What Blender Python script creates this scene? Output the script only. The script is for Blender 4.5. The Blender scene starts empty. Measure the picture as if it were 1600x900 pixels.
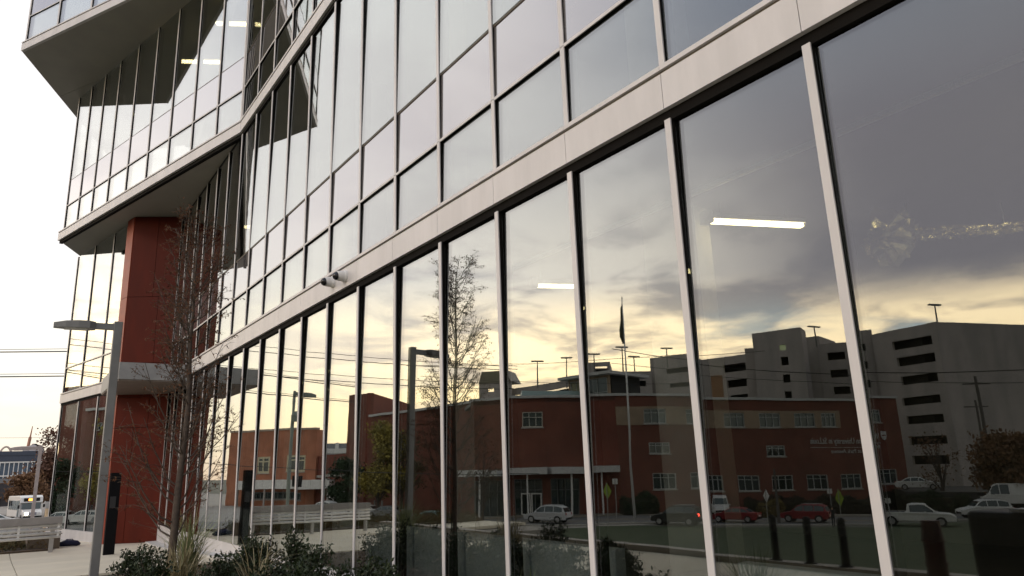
import bpy, bmesh, math, random
import numpy as np
from mathutils import Vector, Matrix, noise as mnoise
R = math.radians
sc = bpy.context.scene
col = sc.collection
rnd = random.Random(7)

# ------------------------------------------------------------------ camera
FPX, YAW, PIT, ROL = 1105.1, 0.6227, 0.2428, -0.0375
cyaw, syaw, cp, sp = math.cos(YAW), math.sin(YAW), math.cos(PIT), math.sin(PIT)
F = Vector((syaw*cp, cyaw*cp, sp)); r0 = Vector((cyaw, -syaw, 0)); u0 = r0.cross(F)
RV = r0*math.cos(ROL) + u0*math.sin(ROL); UV = -r0*math.sin(ROL) + u0*math.cos(ROL)
cd = bpy.data.cameras.new('camera'); cam = bpy.data.objects.new('camera', cd); col.objects.link(cam)
cam.matrix_world = Matrix(((RV.x, UV.x, -F.x, 0), (RV.y, UV.y, -F.y, 0), (RV.z, UV.z, -F.z, 0), (0, 0, 0, 1)))
cd.sensor_width = 36; cd.lens = 36*FPX/1600; cd.clip_start = 0.05; cd.clip_end = 12000
sc.camera = cam

# ------------------------------------------------------------------ view + world + sun
sc.view_settings.view_transform = 'Standard'; sc.view_settings.look = 'None'
sc.view_settings.exposure = .4; sc.view_settings.gamma = 1
sc.cycles.max_bounces = 8; sc.cycles.glossy_bounces = 5; sc.cycles.transparent_max_bounces = 14
sc.cycles.diffuse_bounces = 3; sc.cycles.caustics_reflective = False
SUN_AZ, SUN_EL = -96, 30
w = bpy.data.worlds.new('World'); sc.world = w; w.use_nodes = True
nt = w.node_tree; nt.nodes.clear()
class N:                      # tiny expression helper for shader nodes
    def __init__(s, nt): s.nt = nt
    def m(s, op, a, b=None, c=None, clamp=False):
        n = s.nt.nodes.new('ShaderNodeMath'); n.operation = op; n.use_clamp = clamp
        for i, v in enumerate((a, b, c)):
            if v is None: continue
            if isinstance(v, (int, float)): n.inputs[i].default_value = v
            else: s.nt.links.new(v, n.inputs[i])
        return n.outputs[0]
    def mr(s, v, a, b, c=0., d=1., smooth=True):
        n = s.nt.nodes.new('ShaderNodeMapRange'); n.clamp = True
        n.interpolation_type = 'SMOOTHSTEP' if smooth else 'LINEAR'
        s.nt.links.new(v, n.inputs[0])
        for i, x in enumerate((a, b, c, d)): n.inputs[i+1].default_value = x
        return n.outputs[0]
    def mix(s, f, a, b, mode='MIX'):
        n = s.nt.nodes.new('ShaderNodeMix'); n.data_type = 'RGBA'; n.blend_type = mode
        for i, v in ((0, f), (6, a), (7, b)):
            if isinstance(v, (int, float)): n.inputs[i].default_value = v
            elif isinstance(v, (tuple, list)): n.inputs[i].default_value = (*v[:3], 1)
            else: s.nt.links.new(v, n.inputs[i])
        return n.outputs[2]
    def ramp(s, v, stops, inter='EASE'):
        n = s.nt.nodes.new('ShaderNodeValToRGB'); cr = n.color_ramp; cr.interpolation = inter
        while len(cr.elements) < len(stops): cr.elements.new(0.5)
        for e, (p, c) in zip(cr.elements, stops): e.position = p; e.color = (*c, 1)
        s.nt.links.new(v, n.inputs[0]); return n.outputs[0]
    def noise(s, vec, scale, detail=4, rough=.55, dist=0.):
        n = s.nt.nodes.new('ShaderNodeTexNoise')
        for k, v in (('Scale', scale), ('Detail', detail), ('Roughness', rough), ('Distortion', dist)): n.inputs[k].default_value = v
        if vec is not None: s.nt.links.new(vec, n.inputs['Vector'])
        return n.outputs[0]
q = N(nt)
tc = nt.nodes.new('ShaderNodeTexCoord'); sx = nt.nodes.new('ShaderNodeSeparateXYZ'); nt.links.new(tc.outputs['Generated'], sx.inputs[0])
X_, Y_, Z_ = sx.outputs
az = q.m('MULTIPLY', q.m('ARCTAN2', X_, Y_), 57.2958)          # degrees, 0 = along the street front, negative = west
el = q.m('MULTIPLY', q.m('ARCSINE', Z_), 57.2958)
dz = q.m('ADD', q.m('MAXIMUM', Z_, 0.0), 0.11)
cv = nt.nodes.new('ShaderNodeCombineXYZ')
nt.links.new(q.m('DIVIDE', X_, dz), cv.inputs[0]); nt.links.new(q.m('DIVIDE', Y_, dz), cv.inputs[1])
CV = cv.outputs[0]
sky = nt.nodes.new('ShaderNodeTexSky'); sky.sky_type = 'NISHITA'; sky.sun_disc = False
sky.sun_elevation = R(SUN_EL); sky.sun_rotation = R(SUN_AZ)
e01 = q.m('DIVIDE', el, 60., clamp=True)
# cloud deck seen all round: pale, warm towards the horizon, cooler overhead
deck = q.ramp(e01, [(0, (.84, .66, .53)), (.05, (.92, .83, .69)), (.13, (.93, .90, .80)), (.33, (.88, .845, .84)), (1, (.85, .88, .90))])
west = q.mr(q.m('ABSOLUTE', q.m('ADD', az, 62.)), 12., 58., 1., 0.)     # the sunset quarter
glow = q.ramp(e01, [(0, (3.6, 2.4, 1.35)), (.07, (4.7, 3.4, 1.6)), (.17, (4.3, 3.35, 2.15)), (.26, (2.2, 1.98, 1.80)), (.45, (1.7, 1.6, 1.62)), (1, (.9, 1.0, 1.12))])
c1 = q.mix(q.m('MULTIPLY', west, q.mr(el, 12., 26., 1., .62)), deck, glow)
n1 = q.noise(CV, .62, 6, .58, .5); n2 = q.noise(CV, 1.9, 5, .54, .35)
# grey undersides in bars, broken up
bars = q.m('MULTIPLY', q.mr(n2, .43, .62), q.m('MULTIPLY', q.mr(el, 2., 9., .25, .85), q.mr(el, 13., 24., 1., .45)))
greyc = q.mix(q.mr(el, 3., 16.), (1.5, 1.2, .95), (.86, .80, .84))
amt = q.m('MULTIPLY', bars, q.mr(west, .0, .5, .25, 1.))
c2 = q.mix(amt, c1, greyc)
# heavy slate bank in the west-north-west
dazk = q.mr(az, -66., -44., 1., 0.)
bank = q.m('MULTIPLY', q.mr(q.m('ADD', el, q.m('MULTIPLY', n1, 9.)), 15.5, 19.5), q.mr(el, 24., 36., 1., .35))
bank = q.m('MULTIPLY', bank, dazk)
bank = q.m('MULTIPLY', bank, q.mr(n1, .25, .6, .72, 1.))
c3 = q.mix(bank, c2, q.mix(n1, (.44, .41, .50), (.84, .76, .84)))
highw = q.m('MULTIPLY', q.mr(el, 22., 36.), q.mr(az, -58., -30., 1., 0.))
c3 = q.mix(q.m('MULTIPLY', highw, .75), c3, (.44, .50, .68))
# blue gaps low in the west show the clear sky behind
gap = q.m('MULTIPLY', q.mr(q.noise(CV, .95, 5, .5, .3), .56, .66), q.m('MULTIPLY', q.mr(el, 2.5, 5.), q.mr(el, 10., 14., 1., 0.)))
gap = q.m('MULTIPLY', gap, q.mr(az, -60., -35., .9, .15))
gapc = q.mix(.35, q.mix(1., sky.outputs[0], (.10, .10, .10), 'MULTIPLY'), (1.25, 1.75, 2.1))
c4 = q.mix(gap, c3, gapc)
east = q.mr(q.m('ABSOLUTE', q.m('ADD', az, 62.)), 76., 150., 10., 7.)       # dusk: the side away from the sunset is dimmer
ev = nt.nodes.new('ShaderNodeCombineXYZ')
for i_ in range(3): nt.links.new(east, ev.inputs[i_])
c5 = q.mix(1., c4, ev.outputs[0], 'MULTIPLY')
cleark = q.mix(.93, sky.outputs[0], c5)                     # thin cloud: a little of the clear sky everywhere
bg = nt.nodes.new('ShaderNodeBackground'); bg.inputs[1].default_value = .1; nt.links.new(cleark, bg.inputs[0])
wo = nt.nodes.new('ShaderNodeOutputWorld'); nt.links.new(bg.outputs[0], wo.inputs[0])
sl = bpy.data.lights.new('sun', 'SUN'); so = bpy.data.objects.new('sun', sl); col.objects.link(so)
sl.energy = .5; sl.angle = R(12); sl.color = (1., .86, .66)
sdir = Vector((math.sin(R(SUN_AZ))*math.cos(R(SUN_EL)), math.cos(R(SUN_AZ))*math.cos(R(SUN_EL)), math.sin(R(SUN_EL))))
so.rotation_euler = sdir.to_track_quat('Z', 'Y').to_euler()

# ------------------------------------------------------------------ placing far things where their mirror image shows
TH = R(.8); XM = 4.432
def ray(px, py): return (F*FPX + RV*(px-800) - UV*(py-450)).normalized()
def unref(px, py):
    v = ray(px, py); n = Vector((-math.cos(TH), 0, math.sin(TH))); t = n.dot(Vector((XM, 0, .6)))/n.dot(v)
    return v*t, v - 2*v.dot(n)*n
def atz(px, py, z): v = ray(px, py); return v*(z/v.z)
def rz(px, py, z): O, d = unref(px, py); return O + d*((z-O.z)/d.z)
def rd(px, py, D): O, d = unref(px, py); return O + d*(D/math.hypot(d.x, d.y))
ST = -4.8                                                     # street level; eye is 0, terrace about -1.6

# ------------------------------------------------------------------ materials
MATS = {}
def mat(name, c, rough=.7, c2=None, scale=3., spec=.5, metal=0., bump=0., bscale=40., emit=None, detail=5, streak=None):
    if name in MATS: return MATS[name]
    m = bpy.data.materials.new(name); m.use_nodes = True; n = m.node_tree; b = n.nodes['Principled BSDF']; Q = N(n)
    b.inputs['Roughness'].default_value = rough; b.inputs['Metallic'].default_value = metal
    b.inputs['Specular IOR Level'].default_value = spec
    g = n.nodes.new('ShaderNodeNewGeometry')
    if c2 is None: c2 = tuple(x*.82 for x in c)
    pos = g.outputs['Position']
    if streak:                                  # rain streaks: stretch the stain pattern down the wall
        mp = n.nodes.new('ShaderNodeVectorMath'); mp.operation = 'MULTIPLY'; mp.inputs[1].default_value = (1, 1, streak); n.links.new(pos, mp.inputs[0]); pos = mp.outputs[0]
    f = Q.mr(Q.noise(pos, scale, detail, .6), .3, .7)
    n.links.new(Q.mix(f, c, c2), b.inputs['Base Color'])
    if bump:
        bn = n.nodes.new('ShaderNodeBump'); bn.inputs['Distance'].default_value = bump; bn.inputs['Strength'].default_value = .6
        n.links.new(Q.noise(g.outputs['Position'], bscale, 4), bn.inputs['Height']); n.links.new(bn.outputs[0], b.inputs['Normal'])
    if emit:
        b.inputs['Emission Color'].default_value = (*emit[0], 1); b.inputs['Emission Strength'].default_value = emit[1]
    MATS[name] = m; return m
def brickmat(name, c, c2, mort, scale=1.):
    m = bpy.data.materials.new(name); m.use_nodes = True; n = m.node_tree; b = n.nodes['Principled BSDF']; Q = N(n)
    g = n.nodes.new('ShaderNodeNewGeometry'); s = n.nodes.new('ShaderNodeSeparateXYZ'); n.links.new(g.outputs['Position'], s.inputs[0])
    cmb = n.nodes.new('ShaderNodeCombineXYZ'); n.links.new(Q.m('ADD', s.outputs[0], s.outputs[1]), cmb.inputs[0]); n.links.new(s.outputs[2], cmb.inputs[1])
    t = n.nodes.new('ShaderNodeTexBrick'); n.links.new(cmb.outputs[0], t.inputs['Vector'])
    t.inputs['Scale'].default_value = 1.; t.inputs['Brick Width'].default_value = .23*scale; t.inputs['Row Height'].default_value = .08*scale
    t.inputs['Mortar Size'].default_value = .008*scale
    t.inputs['Color1'].default_value = (*c, 1); t.inputs['Color2'].default_value = (*c2, 1); t.inputs['Mortar'].default_value = (*mort, 1)
    f = Q.mr(Q.noise(g.outputs['Position'], .35, 5, .6), .3, .7, .78, 1.12)
    mm = n.nodes.new('ShaderNodeVectorMath'); mm.operation = 'SCALE'; n.links.new(t.outputs[0], mm.inputs[0]); n.links.new(f, mm.inputs['Scale'])
    n.links.new(mm.outputs[0], b.inputs['Base Color']); b.inputs['Roughness'].default_value = .85
    MATS[name] = m; return m
def glassmat(name, f0, pw, tint, refl, spandrel=None, wave=.0010):
    """coated window glass: mirror strength rises towards grazing, the rest shows what is behind"""
    m = bpy.data.materials.new(name); m.use_nodes = True; n = m.node_tree; n.nodes.clear(); Q = N(n)
    lw = n.nodes.new('ShaderNodeLayerWeight'); lw.inputs[0].default_value = .5
    fac = Q.m('ADD', Q.m('MULTIPLY', Q.m('POWER', lw.outputs['Facing'], pw), 1-f0), f0, clamp=True)
    g = n.nodes.new('ShaderNodeNewGeometry'); bn = n.nodes.new('ShaderNodeBump'); bn.inputs['Distance'].default_value = wave*10; bn.inputs['Strength'].default_value = .1
    n.links.new(Q.noise(g.outputs['Position'], .9, 2, .4), bn.inputs['Height'])
    gl = n.nodes.new('ShaderNodeBsdfGlossy'); gl.inputs['Roughness'].default_value = 0.; gl.inputs['Color'].default_value = (*refl, 1)
    n.links.new(bn.outputs[0], gl.inputs['Normal'])
    if spandrel:
        base = n.nodes.new('ShaderNodeBsdfDiffuse'); base.inputs[0].default_value = (*spandrel, 1)
    else:
        base = n.nodes.new('ShaderNodeBsdfTransparent'); base.inputs[0].default_value = (*tint, 1)
    mx = n.nodes.new('ShaderNodeMixShader'); n.links.new(fac, mx.inputs[0]); n.links.new(base.outputs[0], mx.inputs[1]); n.links.new(gl.outputs[0], mx.inputs[2])
    o = n.nodes.new('ShaderNodeOutputMaterial'); n.links.new(mx.outputs[0], o.inputs[0])
    MATS[name] = m; return m
GLASS = glassmat('coated_glass', .14, 2.1, (.66, .68, .66), (.90, .92, .885))
SPAN = glassmat('spandrel_glass', .18, 2.0, None, (.90, .895, .882), spandrel=(.165, .158, .16))
WGL = glassmat('dark_window_glass', .10, 3.5, None, (.8, .9, .95), spandrel=(.012, .022, .022))
CAP = mat('white_aluminium', (.67, .645, .63), .42, (.575, .555, .54), 2.2, bump=.0006, bscale=3, streak=.22)
LIP = mat('bronze_aluminium', (.20, .165, .13), .45)
BLK = mat('black_gasket', (.010, .009, .008), .8, spec=.08)
SOF = mat('soffit_panel', (.38, .36, .31), .6, (.34, .32, .28), .7)
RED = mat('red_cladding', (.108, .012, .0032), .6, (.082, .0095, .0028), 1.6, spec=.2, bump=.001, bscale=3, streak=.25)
GREY = mat('canopy_grey', (.36, .36, .35), .5)
LAMPG = mat('lamp_grey_metal', (.235, .235, .225), .45)
CONC = mat('pavement_concrete', (.74, .67, .52), .85, (.64, .58, .45), .6, bump=.004, bscale=60)
WHT = mat('white_paint', (.78, .77, .74), .5)
INTW = mat('interior_plaster', (.40, .40, .385), .8)
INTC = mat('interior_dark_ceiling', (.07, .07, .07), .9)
KNEE = mat("interior_knee_wall", (.78, .86, .92), .7)
TUBE = mat('fluorescent_tube', (1, 1, 1), .5, emit=((1., .80, .42), 10.))

# ------------------------------------------------------------------ mesh helpers
class MB:
    def __init__(s): s.v = []; s.f = []; s.m = []; s.mi = 0
    def add(s, vs, fs):
        o = len(s.v); s.v += [tuple(v) for v in vs]; s.f += [tuple(i+o for i in f) for f in fs]; s.m += [s.mi]*len(fs); return s
    def box(s, c, d, rz=0., rx=0.):
        M = Matrix.Rotation(rz, 3, 'Z') @ Matrix.Rotation(rx, 3, 'X'); c = Vector(c)
        vs = [c + M @ Vector((x*d[0]/2, y*d[1]/2, z*d[2]/2)) for z in (-1, 1) for y in (-1, 1) for x in (-1, 1)]
        return s.add(vs, [(0, 2, 3, 1), (4, 5, 7, 6), (0, 1, 5, 4), (2, 6, 7, 3), (0, 4, 6, 2), (1, 3, 7, 5)])
    def b2(s, a, b): return s.box([(x+y)/2 for x, y in zip(a, b)], [abs(y-x) for x, y in zip(a, b)])
    def prism(s, poly, z0, z1):
        n = len(poly); a = sum(poly[i][0]*poly[(i+1) % n][1]-poly[(i+1) % n][0]*poly[i][1] for i in range(n))
        if a < 0: poly = poly[::-1]
        vs = [(p[0], p[1], z0 if not callable(z0) else z0(*p)) for p in poly]+[(p[0], p[1], z1) for p in poly]
        return s.add(vs, [tuple(range(n))[::-1], tuple(range(n, 2*n))]+[(i, (i+1) % n, (i+1) % n+n, i+n) for i in range(n)])
    def tube(s, pts, rad, n=6, cap=True):
        pts = [Vector(p) for p in pts]; rr = rad if isinstance(rad, (list, tuple)) else [rad]*len(pts); o = []
        d0 = (pts[-1]-pts[0]).normalized(); ax = d0.orthogonal().normalized()
        for i, p in enumerate(pts):
            d = (pts[min(i+1, len(pts)-1)]-pts[max(i-1, 0)]).normalized(); a = (ax-d*ax.dot(d)).normalized(); b = d.cross(a)
            for k in range(n): t = 2*math.pi*k/n; o.append(p+(a*math.cos(t)+b*math.sin(t))*rr[i])
        fs = [(i*n+k, i*n+(k+1) % n, (i+1)*n+(k+1) % n, (i+1)*n+k) for i in range(len(pts)-1) for k in range(n)]
        if cap: fs += [tuple(range(n))[::-1], tuple(range((len(pts)-1)*n, len(pts)*n))]
        return s.add(o, fs)
    def mesh(s, name, mats, smooth=False):
        me = bpy.data.meshes.new(name); me.from_pydata(s.v, [], s.f)
        for m in (mats if isinstance(mats, (list, tuple)) else [mats]): me.materials.append(m)
        me.polygons.foreach_set('material_index', s.m)
        if smooth: me.polygons.foreach_set('use_smooth', [True]*len(s.f))
        me.update(); return me
    def build(s, name, mats, parent=None, loc=None, smooth=False, bevel=0.):
        return put(name, s.mesh(name, mats, smooth), parent, loc if loc is not None else (0, 0, 0), bevel=bevel, world=loc is not None)
def put(name, me, parent=None, loc=(0, 0, 0), rot=(0, 0, 0), bevel=0., world=False):
    o = bpy.data.objects.new(name, me); col.objects.link(o); o.rotation_euler = rot
    o.location = loc; o.parent = parent
    if parent is not None and world: o.location = Vector(loc)-wl(parent)
    if bevel:
        b = o.modifiers.new('b', 'BEVEL'); b.width = bevel; b.segments = 2; b.limit_method = 'ANGLE'; b.angle_limit = R(30)
    return o
def wl(o):
    v = Vector(o.location)
    while o.parent: o = o.parent; v += Vector(o.location)
    return v
def tag(o, label=None, cat=None, group=None, kind=None):
    for k, v in (('label', label), ('category', cat), ('group', group), ('kind', kind)):
        if v: o[k] = v
    return o
def thing(name, label, cat, loc=(0, 0, 0), rz=0., group=None):
    o = bpy.data.objects.new(name, None); col.objects.link(o); o.location = loc; o.rotation_euler = (0, 0, rz)
    o.empty_display_size = .3
    return tag(o, label, cat, group)
def copytree(o, parent=None):
    c = o.copy(); col.objects.link(c); c.parent = parent
    for ch in [x for x in bpy.data.objects if x.parent == o]: copytree(ch, c)
    return c
def clip(poly, a, b, c):       # keep a*x+b*y<=c
    out = []
    for i in range(len(poly)):
        p, r = poly[i], poly[(i+1) % len(poly)]; dp, dr = a*p[0]+b*p[1]-c, a*r[0]+b*r[1]-c
        if dp <= 0: out.append(p)
        if dp*dr < 0: t = dp/(dp-dr); out.append((p[0]+t*(r[0]-p[0]), p[1]+t*(r[1]-p[1])))
    return out

# ------------------------------------------------------------------ ground
def gz(x, y): return -1.62 - .41*min(1, max(0, (y-13)/11.))
def sheet(name, poly_or_grid, m, zf, kind='structure'): ...
# one sheet to the horizon at street level
g = MB(); g.add([(-6000, -6000, ST-.012), (6000, -6000, ST-.012), (6000, 6000, ST-.012), (-6000, 6000, ST-.012)], [(0, 1, 2, 3)])
tag(g.build('ground', mat('far_ground', (.13, .125, .10), .95, (.09, .095, .07), .05)), kind='structure')
# raised terrace: a slab with the pavement on top, cut into concrete squares
TX0, TX1 = -1.95, 4.3
ter = thing('terrace', None, None, (1, 14, -1.7)); del_keys = None
tag(ter, kind='structure')
edge = MB()
ys = [-14, 13, 24, 31.5]
for y0, y1 in zip(ys[:-1], ys[1:]):
    a0, a1 = gz(0, y0)-.11, gz(0, y1)-.11
    xl = -1.95
    vs = [(xl, y0, ST-.3), (30, y0, ST-.3), (30, y1, ST-.3), (xl, y1, ST-.3), (xl, y0, a0), (30, y0, a0), (30, y1, a1), (xl, y1, a1)]
    edge.add(vs, [(3, 2, 1, 0), (4, 5, 6, 7), (0, 1, 5, 4), (1, 2, 6, 5), (2, 3, 7, 6), (3, 0, 4, 7)])
edge.b2((-9, 22.5, ST-.3), (-1.952, 31.5, -2.16))
RETW = mat('retaining_wall_concrete', (.34, .31, .27), .9, (.24, .22, .19), .9)
edge.build('retaining_wall', RETW, ter, (0, 0, 0))
def slabtile(x0, x1, y0, y1, gap=.008):
    m = MB(); x0 += gap; y0 += gap; x1 -= gap; y1 -= gap
    vs = [(x, y, gz(x, y)-.10) for x, y in ((x0, y0), (x1, y0), (x1, y1), (x0, y1))]+[(x, y, gz(x, y)) for x, y in ((x0, y0), (x1, y0), (x1, y1), (x0, y1))]
    m.add(vs, [(3, 2, 1, 0), (4, 5, 6, 7), (0, 1, 5, 4), (1, 2, 6, 5), (2, 3, 7, 6), (3, 0, 4, 7)])
    m.build('paving_slab', CONC, ter, (0, 0, 0))
yy = -14.
bedx = (1.05, 4.05)
while yy < 27.5:
    y1 = yy+2.75
    xs = [-1.65, .55, 1.0] if (4.5 < y1-.1 and yy < 14.6) else [-1.65, .55, 2.75, 4.3]
    if yy > 14: xs = [-9.0, -6.4, -4.1, -1.65, .55, 2.75, 5.2] if yy > 22 else [-1.65, .55, 2.75, 5.2]
    for a, b in zip(xs[:-1], xs[1:]): slabtile(a, b, yy, y1)
    yy = y1
kb = MB(); kb.box((-1.8, 4.2, -1.60), (.28, 36.6, .16)); kb.build('edge_kerb', mat('kerb_concrete', (.46, .42, .37), .85), ter, (0, 0, 0))
bed = MB(); bed.b2((1.0, 4.25, -1.72), (4.06, 14.6, -1.60)); tag(bed.build('planting_bed', mat('bark_mulch', (.10, .07, .045), .95, (.05, .035, .025), 18., bump=.02, bscale=30)), kind='structure')
cs = MB()
for a, b in ((-12, 13), (13, 24), (24, 26.1)):
    vs = []
    for z_ in (-.12, .045):
        vs += [(x, y, gz(x, y)+z_) for x, y in ((4.07, a), (4.46, a), (4.46, b), (4.07, b))]
    cs.add(vs, [(3, 2, 1, 0), (4, 5, 6, 7), (0, 1, 5, 4), (1, 2, 6, 5), (2, 3, 7, 6), (3, 0, 4, 7)])
tag(cs.build('kerb_strip', mat('pale_footing', (.60, .59, .56), .8)), kind='structure')
# bed behind the guard rail, lawn, street
b2 = MB(); b2.prism([(-9, 27.5), (1.6, 26.3), (1.9, 30.5), (-9, 31.3)], -2.2, -1.98); tag(b2.build('rear_planting_bed', MATS['bark_mulch']), kind='structure')
lawn = MB()
lp = [(-2.0, -40), (-2.0, 22), (-9.1, 22.6), (-9.1, 31), (-24, 52), (-36, 50.5), (-60, 29), (-95, -25)]
nx = []
lz = lambda x, y: ST+.006+.55*max(0, 1-(-x-2)/30.)
cx, cy = -12, 12
lawn.add([(x, y, lz(x, y)) for x, y in lp]+[(cx, cy, lz(cx, cy))], [(i, (i+1) % len(lp), len(lp)) for i in range(len(lp))])
for f in range(len(lawn.f)): lawn.f[f] = lawn.f[f][::-1]
tag(lawn.build('lawn', mat('lawn_grass', (.028, .050, .014), .9, (.045, .058, .02), 1.2, bump=.03, bscale=25)), kind='structure')
ASPH = mat('asphalt', (.058, .056, .054), .85, (.045, .044, .043), .8, bump=.004, bscale=80)
dv = Vector((-63+36, 36-58.5, 0)).normalized(); nv = Vector((dv.y, -dv.x, 0));  nv = nv if nv.x < 0 else -nv   # away from the lawn
P0 = Vector((-36, 58.5, 0))
def strip(name, m, o0, o1, l0, l1, z, th=None, kind='structure'):
    a = [P0+dv*l0+nv*o0, P0+dv*l1+nv*o0, P0+dv*l1+nv*o1, P0+dv*l0+nv*o1]
    mb = MB()
    if th is None:
        vs = [(p.x, p.y, z) for p in a]
        nz = (Vector(vs[1])-Vector(vs[0])).cross(Vector(vs[2])-Vector(vs[0])).z
        mb.add(vs, [(0, 1, 2, 3) if nz > 0 else (3, 2, 1, 0)])
    else: mb.prism([(p.x, p.y) for p in a], z, z+th)
    return tag(mb.build(name, m), kind=kind)
strip('road', mat('worn_road', (.16, .155, .15), .85, (.12, .118, .115), .5), -4.5, 8.5, -90, 160, ST+.012)
strip('cross_street', ASPH, -30, 180, -34, -22, ST+.008)
strip('pavement', mat('street_pavement', (.30, .27, .22), .9), 8.5, 12.5, -20, 90, ST-.002, .13)
strip('kerb', mat('street_kerb', (.42, .40, .36), .85), -4.9, -4.5, -60, 90, ST-.002, .14)
strip('road_centre_line', mat('yellow_road_paint', (.55, .36, .05), .8), 1.9, 2.05, -20, 90, ST+.016)
# street seen straight ahead, running away beside the building
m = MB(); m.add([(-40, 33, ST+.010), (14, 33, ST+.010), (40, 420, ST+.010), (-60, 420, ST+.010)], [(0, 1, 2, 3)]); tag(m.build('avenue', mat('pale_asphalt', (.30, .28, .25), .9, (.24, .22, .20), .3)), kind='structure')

# ------------------------------------------------------------------ the glass building
BLD = thing('glass_building', 'tall angular office block of mirror glass with white aluminium mullions and overhanging upper storeys', 'building', (4.4, 18.45, -1.6))
class Face:
    """vertical facade: P0 + s*t along, n outward"""
    def __init__(s, P0, t, n): s.P0 = Vector((*P0, 0)); s.t = Vector((*t, 0)).normalized(); s.n = Vector((*n, 0)).normalized(); s.ang = math.atan2(s.t.y, s.t.x)
    def p(s, a, out, z): return s.P0+s.t*a+s.n*out+Vector((0, 0, z))
cache = {}
def fbox(face, name, a0, a1, o0, o1, z0, z1, m, tilt=0., parent=BLD, jit=0.):
    """box spanning a0..a1 along, o0..o1 outward, z0..z1"""
    k = (round(a1-a0, 3), round(abs(o1-o0), 3), round(z1-z0, 3), m.name)
    if k not in cache: cache[k] = MB().box((0, 0, 0), (k[0], k[1], k[2])).mesh(name, m)
    c = face.p((a0+a1)/2, (o0+o1)/2, (z0+z1)/2)
    o = put(name, cache[k], parent, c, world=True)
    E = Matrix.Rotation(face.ang, 4, 'Z')
    if tilt or jit:
        sgn = 1 if face.n.dot(Vector((-face.t.y, face.t.x, 0))) > 0 else -1
        E = E @ Matrix.Rotation(sgn*tilt+rnd.gauss(0, jit), 4, 'X') @ Matrix.Rotation(rnd.gauss(0, jit), 4, 'Z')
    o.rotation_euler = E.to_euler()
    return o
def mullion(face, a, z0, z1, w=.066, dep=.045):
    k = ('mul', round(z1-z0, 3), w)
    if k not in cache:
        m = MB(); h = z1-z0
        m.mi = 0; m.box((0, 0, 0), (w, .014, h))
        m.mi = 1; m.box((0, -(.007+dep/2), 0), (w-.006, dep, h-.002))
        m.mi = 2; m.box((0, -(.012+dep+.06), 0), (w-.004, .11, h-.004))
        cache[k] = m.mesh('mullion', [CAP, BLK, BLK])
    sgn = 1 if face.n.dot(Vector((-face.t.y, face.t.x, 0))) > 0 else -1
    o = put('mullion', cache[k], BLD, face.p(a, -.007, (z0+z1)/2), world=True)
    o.rotation_euler = (0, 0, face.ang + (0 if sgn > 0 else math.pi)); return o
def storey(face, ss, z0, z1, t1=None, t2=None, tilt=0., jit=R(.075), w=.066, skip2=None, lowspan=True):
    for i, (a, b) in enumerate(zip(ss[:-1], ss[1:])):
        a_, b_ = min(a, b)+w/2, max(a, b)-w/2
        zs = [(z0, z1, GLASS)]
        if t1: zs = [(z0, t1-.018, GLASS), (t1+.018, z1, GLASS)]
        if t1 and t2 and not (skip2 and skip2(i)): zs = [(z0, t1-.018, GLASS), (t1+.018, t2-.006, SPAN), (t2+.006, z1, GLASS)]
        for y0, y1, m in zs:
            fbox(face, 'glass_pane' if m is GLASS else 'spandrel_pane', a_-.003, b_+.003, -.056, -.032, y0+.004, y1-.004, m, tilt, jit=jit)
        if t1:
            fbox(face, 'transom', a_, b_, -.012, 0, t1-.019, t1+.019, CAP)
            fbox(face, 'transom_body', a_, b_, -.07, -.0125, t1-.013, t1+.013, BLK)
        if t1 and t2 and not (skip2 and skip2(i)): fbox(face, 'glazing_joint', a_, b_, -.058, -.026, t2-.009, t2+.009, LIP)
    for a in ss:
        if t1: mullion(face, a, z0, t1-.004, w); mullion(face, a, t1+.004, z1, w)
        else: mullion(face, a, z0, z1, w)
def band(face, ss, z0, z1, out=.03, deep=.5, recess=.10):
    """fascia panels with a bronze line and thin sill on top, dark slot beneath"""
    for a, b in zip(ss[:-1], ss[1:]):
        a_, b_ = min(a, b), max(a, b)
        fbox(face, 'fascia_panel', a_+.003, b_-.003, -.10, out, z0, z1-.075, CAP)
        fbox(face, 'fascia_trim', a_+.002, b_-.002, -.10, out-.02, z1-.074, z1-.045, LIP)
        fbox(face, 'sill_flashing', a_+.002, b_-.002, -.11, out+.012, z1-.044, z1, CAP)
    lo, hi = min(ss), max(ss)
    if recess: fbox(face, 'dark_recess', lo, hi, -.13, -.02, z0-recess, z0-.002, BLK)
S1, L0, L1 = 1.327, 2.93, 3.34
A = Face((4.4, 0), (0, 1), (-1, 0))
ya = lambda k: 2.442-.033+S1*k
ka = list(range(-7, 19)); sa = [ya(k) for k in ka]
sa[-1] = 26.15
storey(A, sa, -1.50, 2.84, tilt=-TH if False else TH)
band(A, sa, L0, L1)
fbox(A, 'base_rail', sa[0], 14.2, -.13, -.002, -1.60, -1.50, CAP); fbox(A, 'base_rail', 14.21, 26.15, -.13, -.002, -2.02, -1.503, CAP)
k2 = sa
storey(A, k2, L1+.01, 8.88, 4.27, 5.27, tilt=TH*.9)
s3 = [y for y in sa if y < 18.3]+[18.42]
band(A, [y for y in sa if y < 18.3]+[18.42], 8.98, 9.34)
storey(A, s3, 9.35, 14.93, 10.31, 11.38, tilt=TH*.9)
band(A, s3, 15.03, 15.36)
storey(A, s3[6:], 15.37, 20.9, 16.35, 17.4, tilt=TH)
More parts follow.
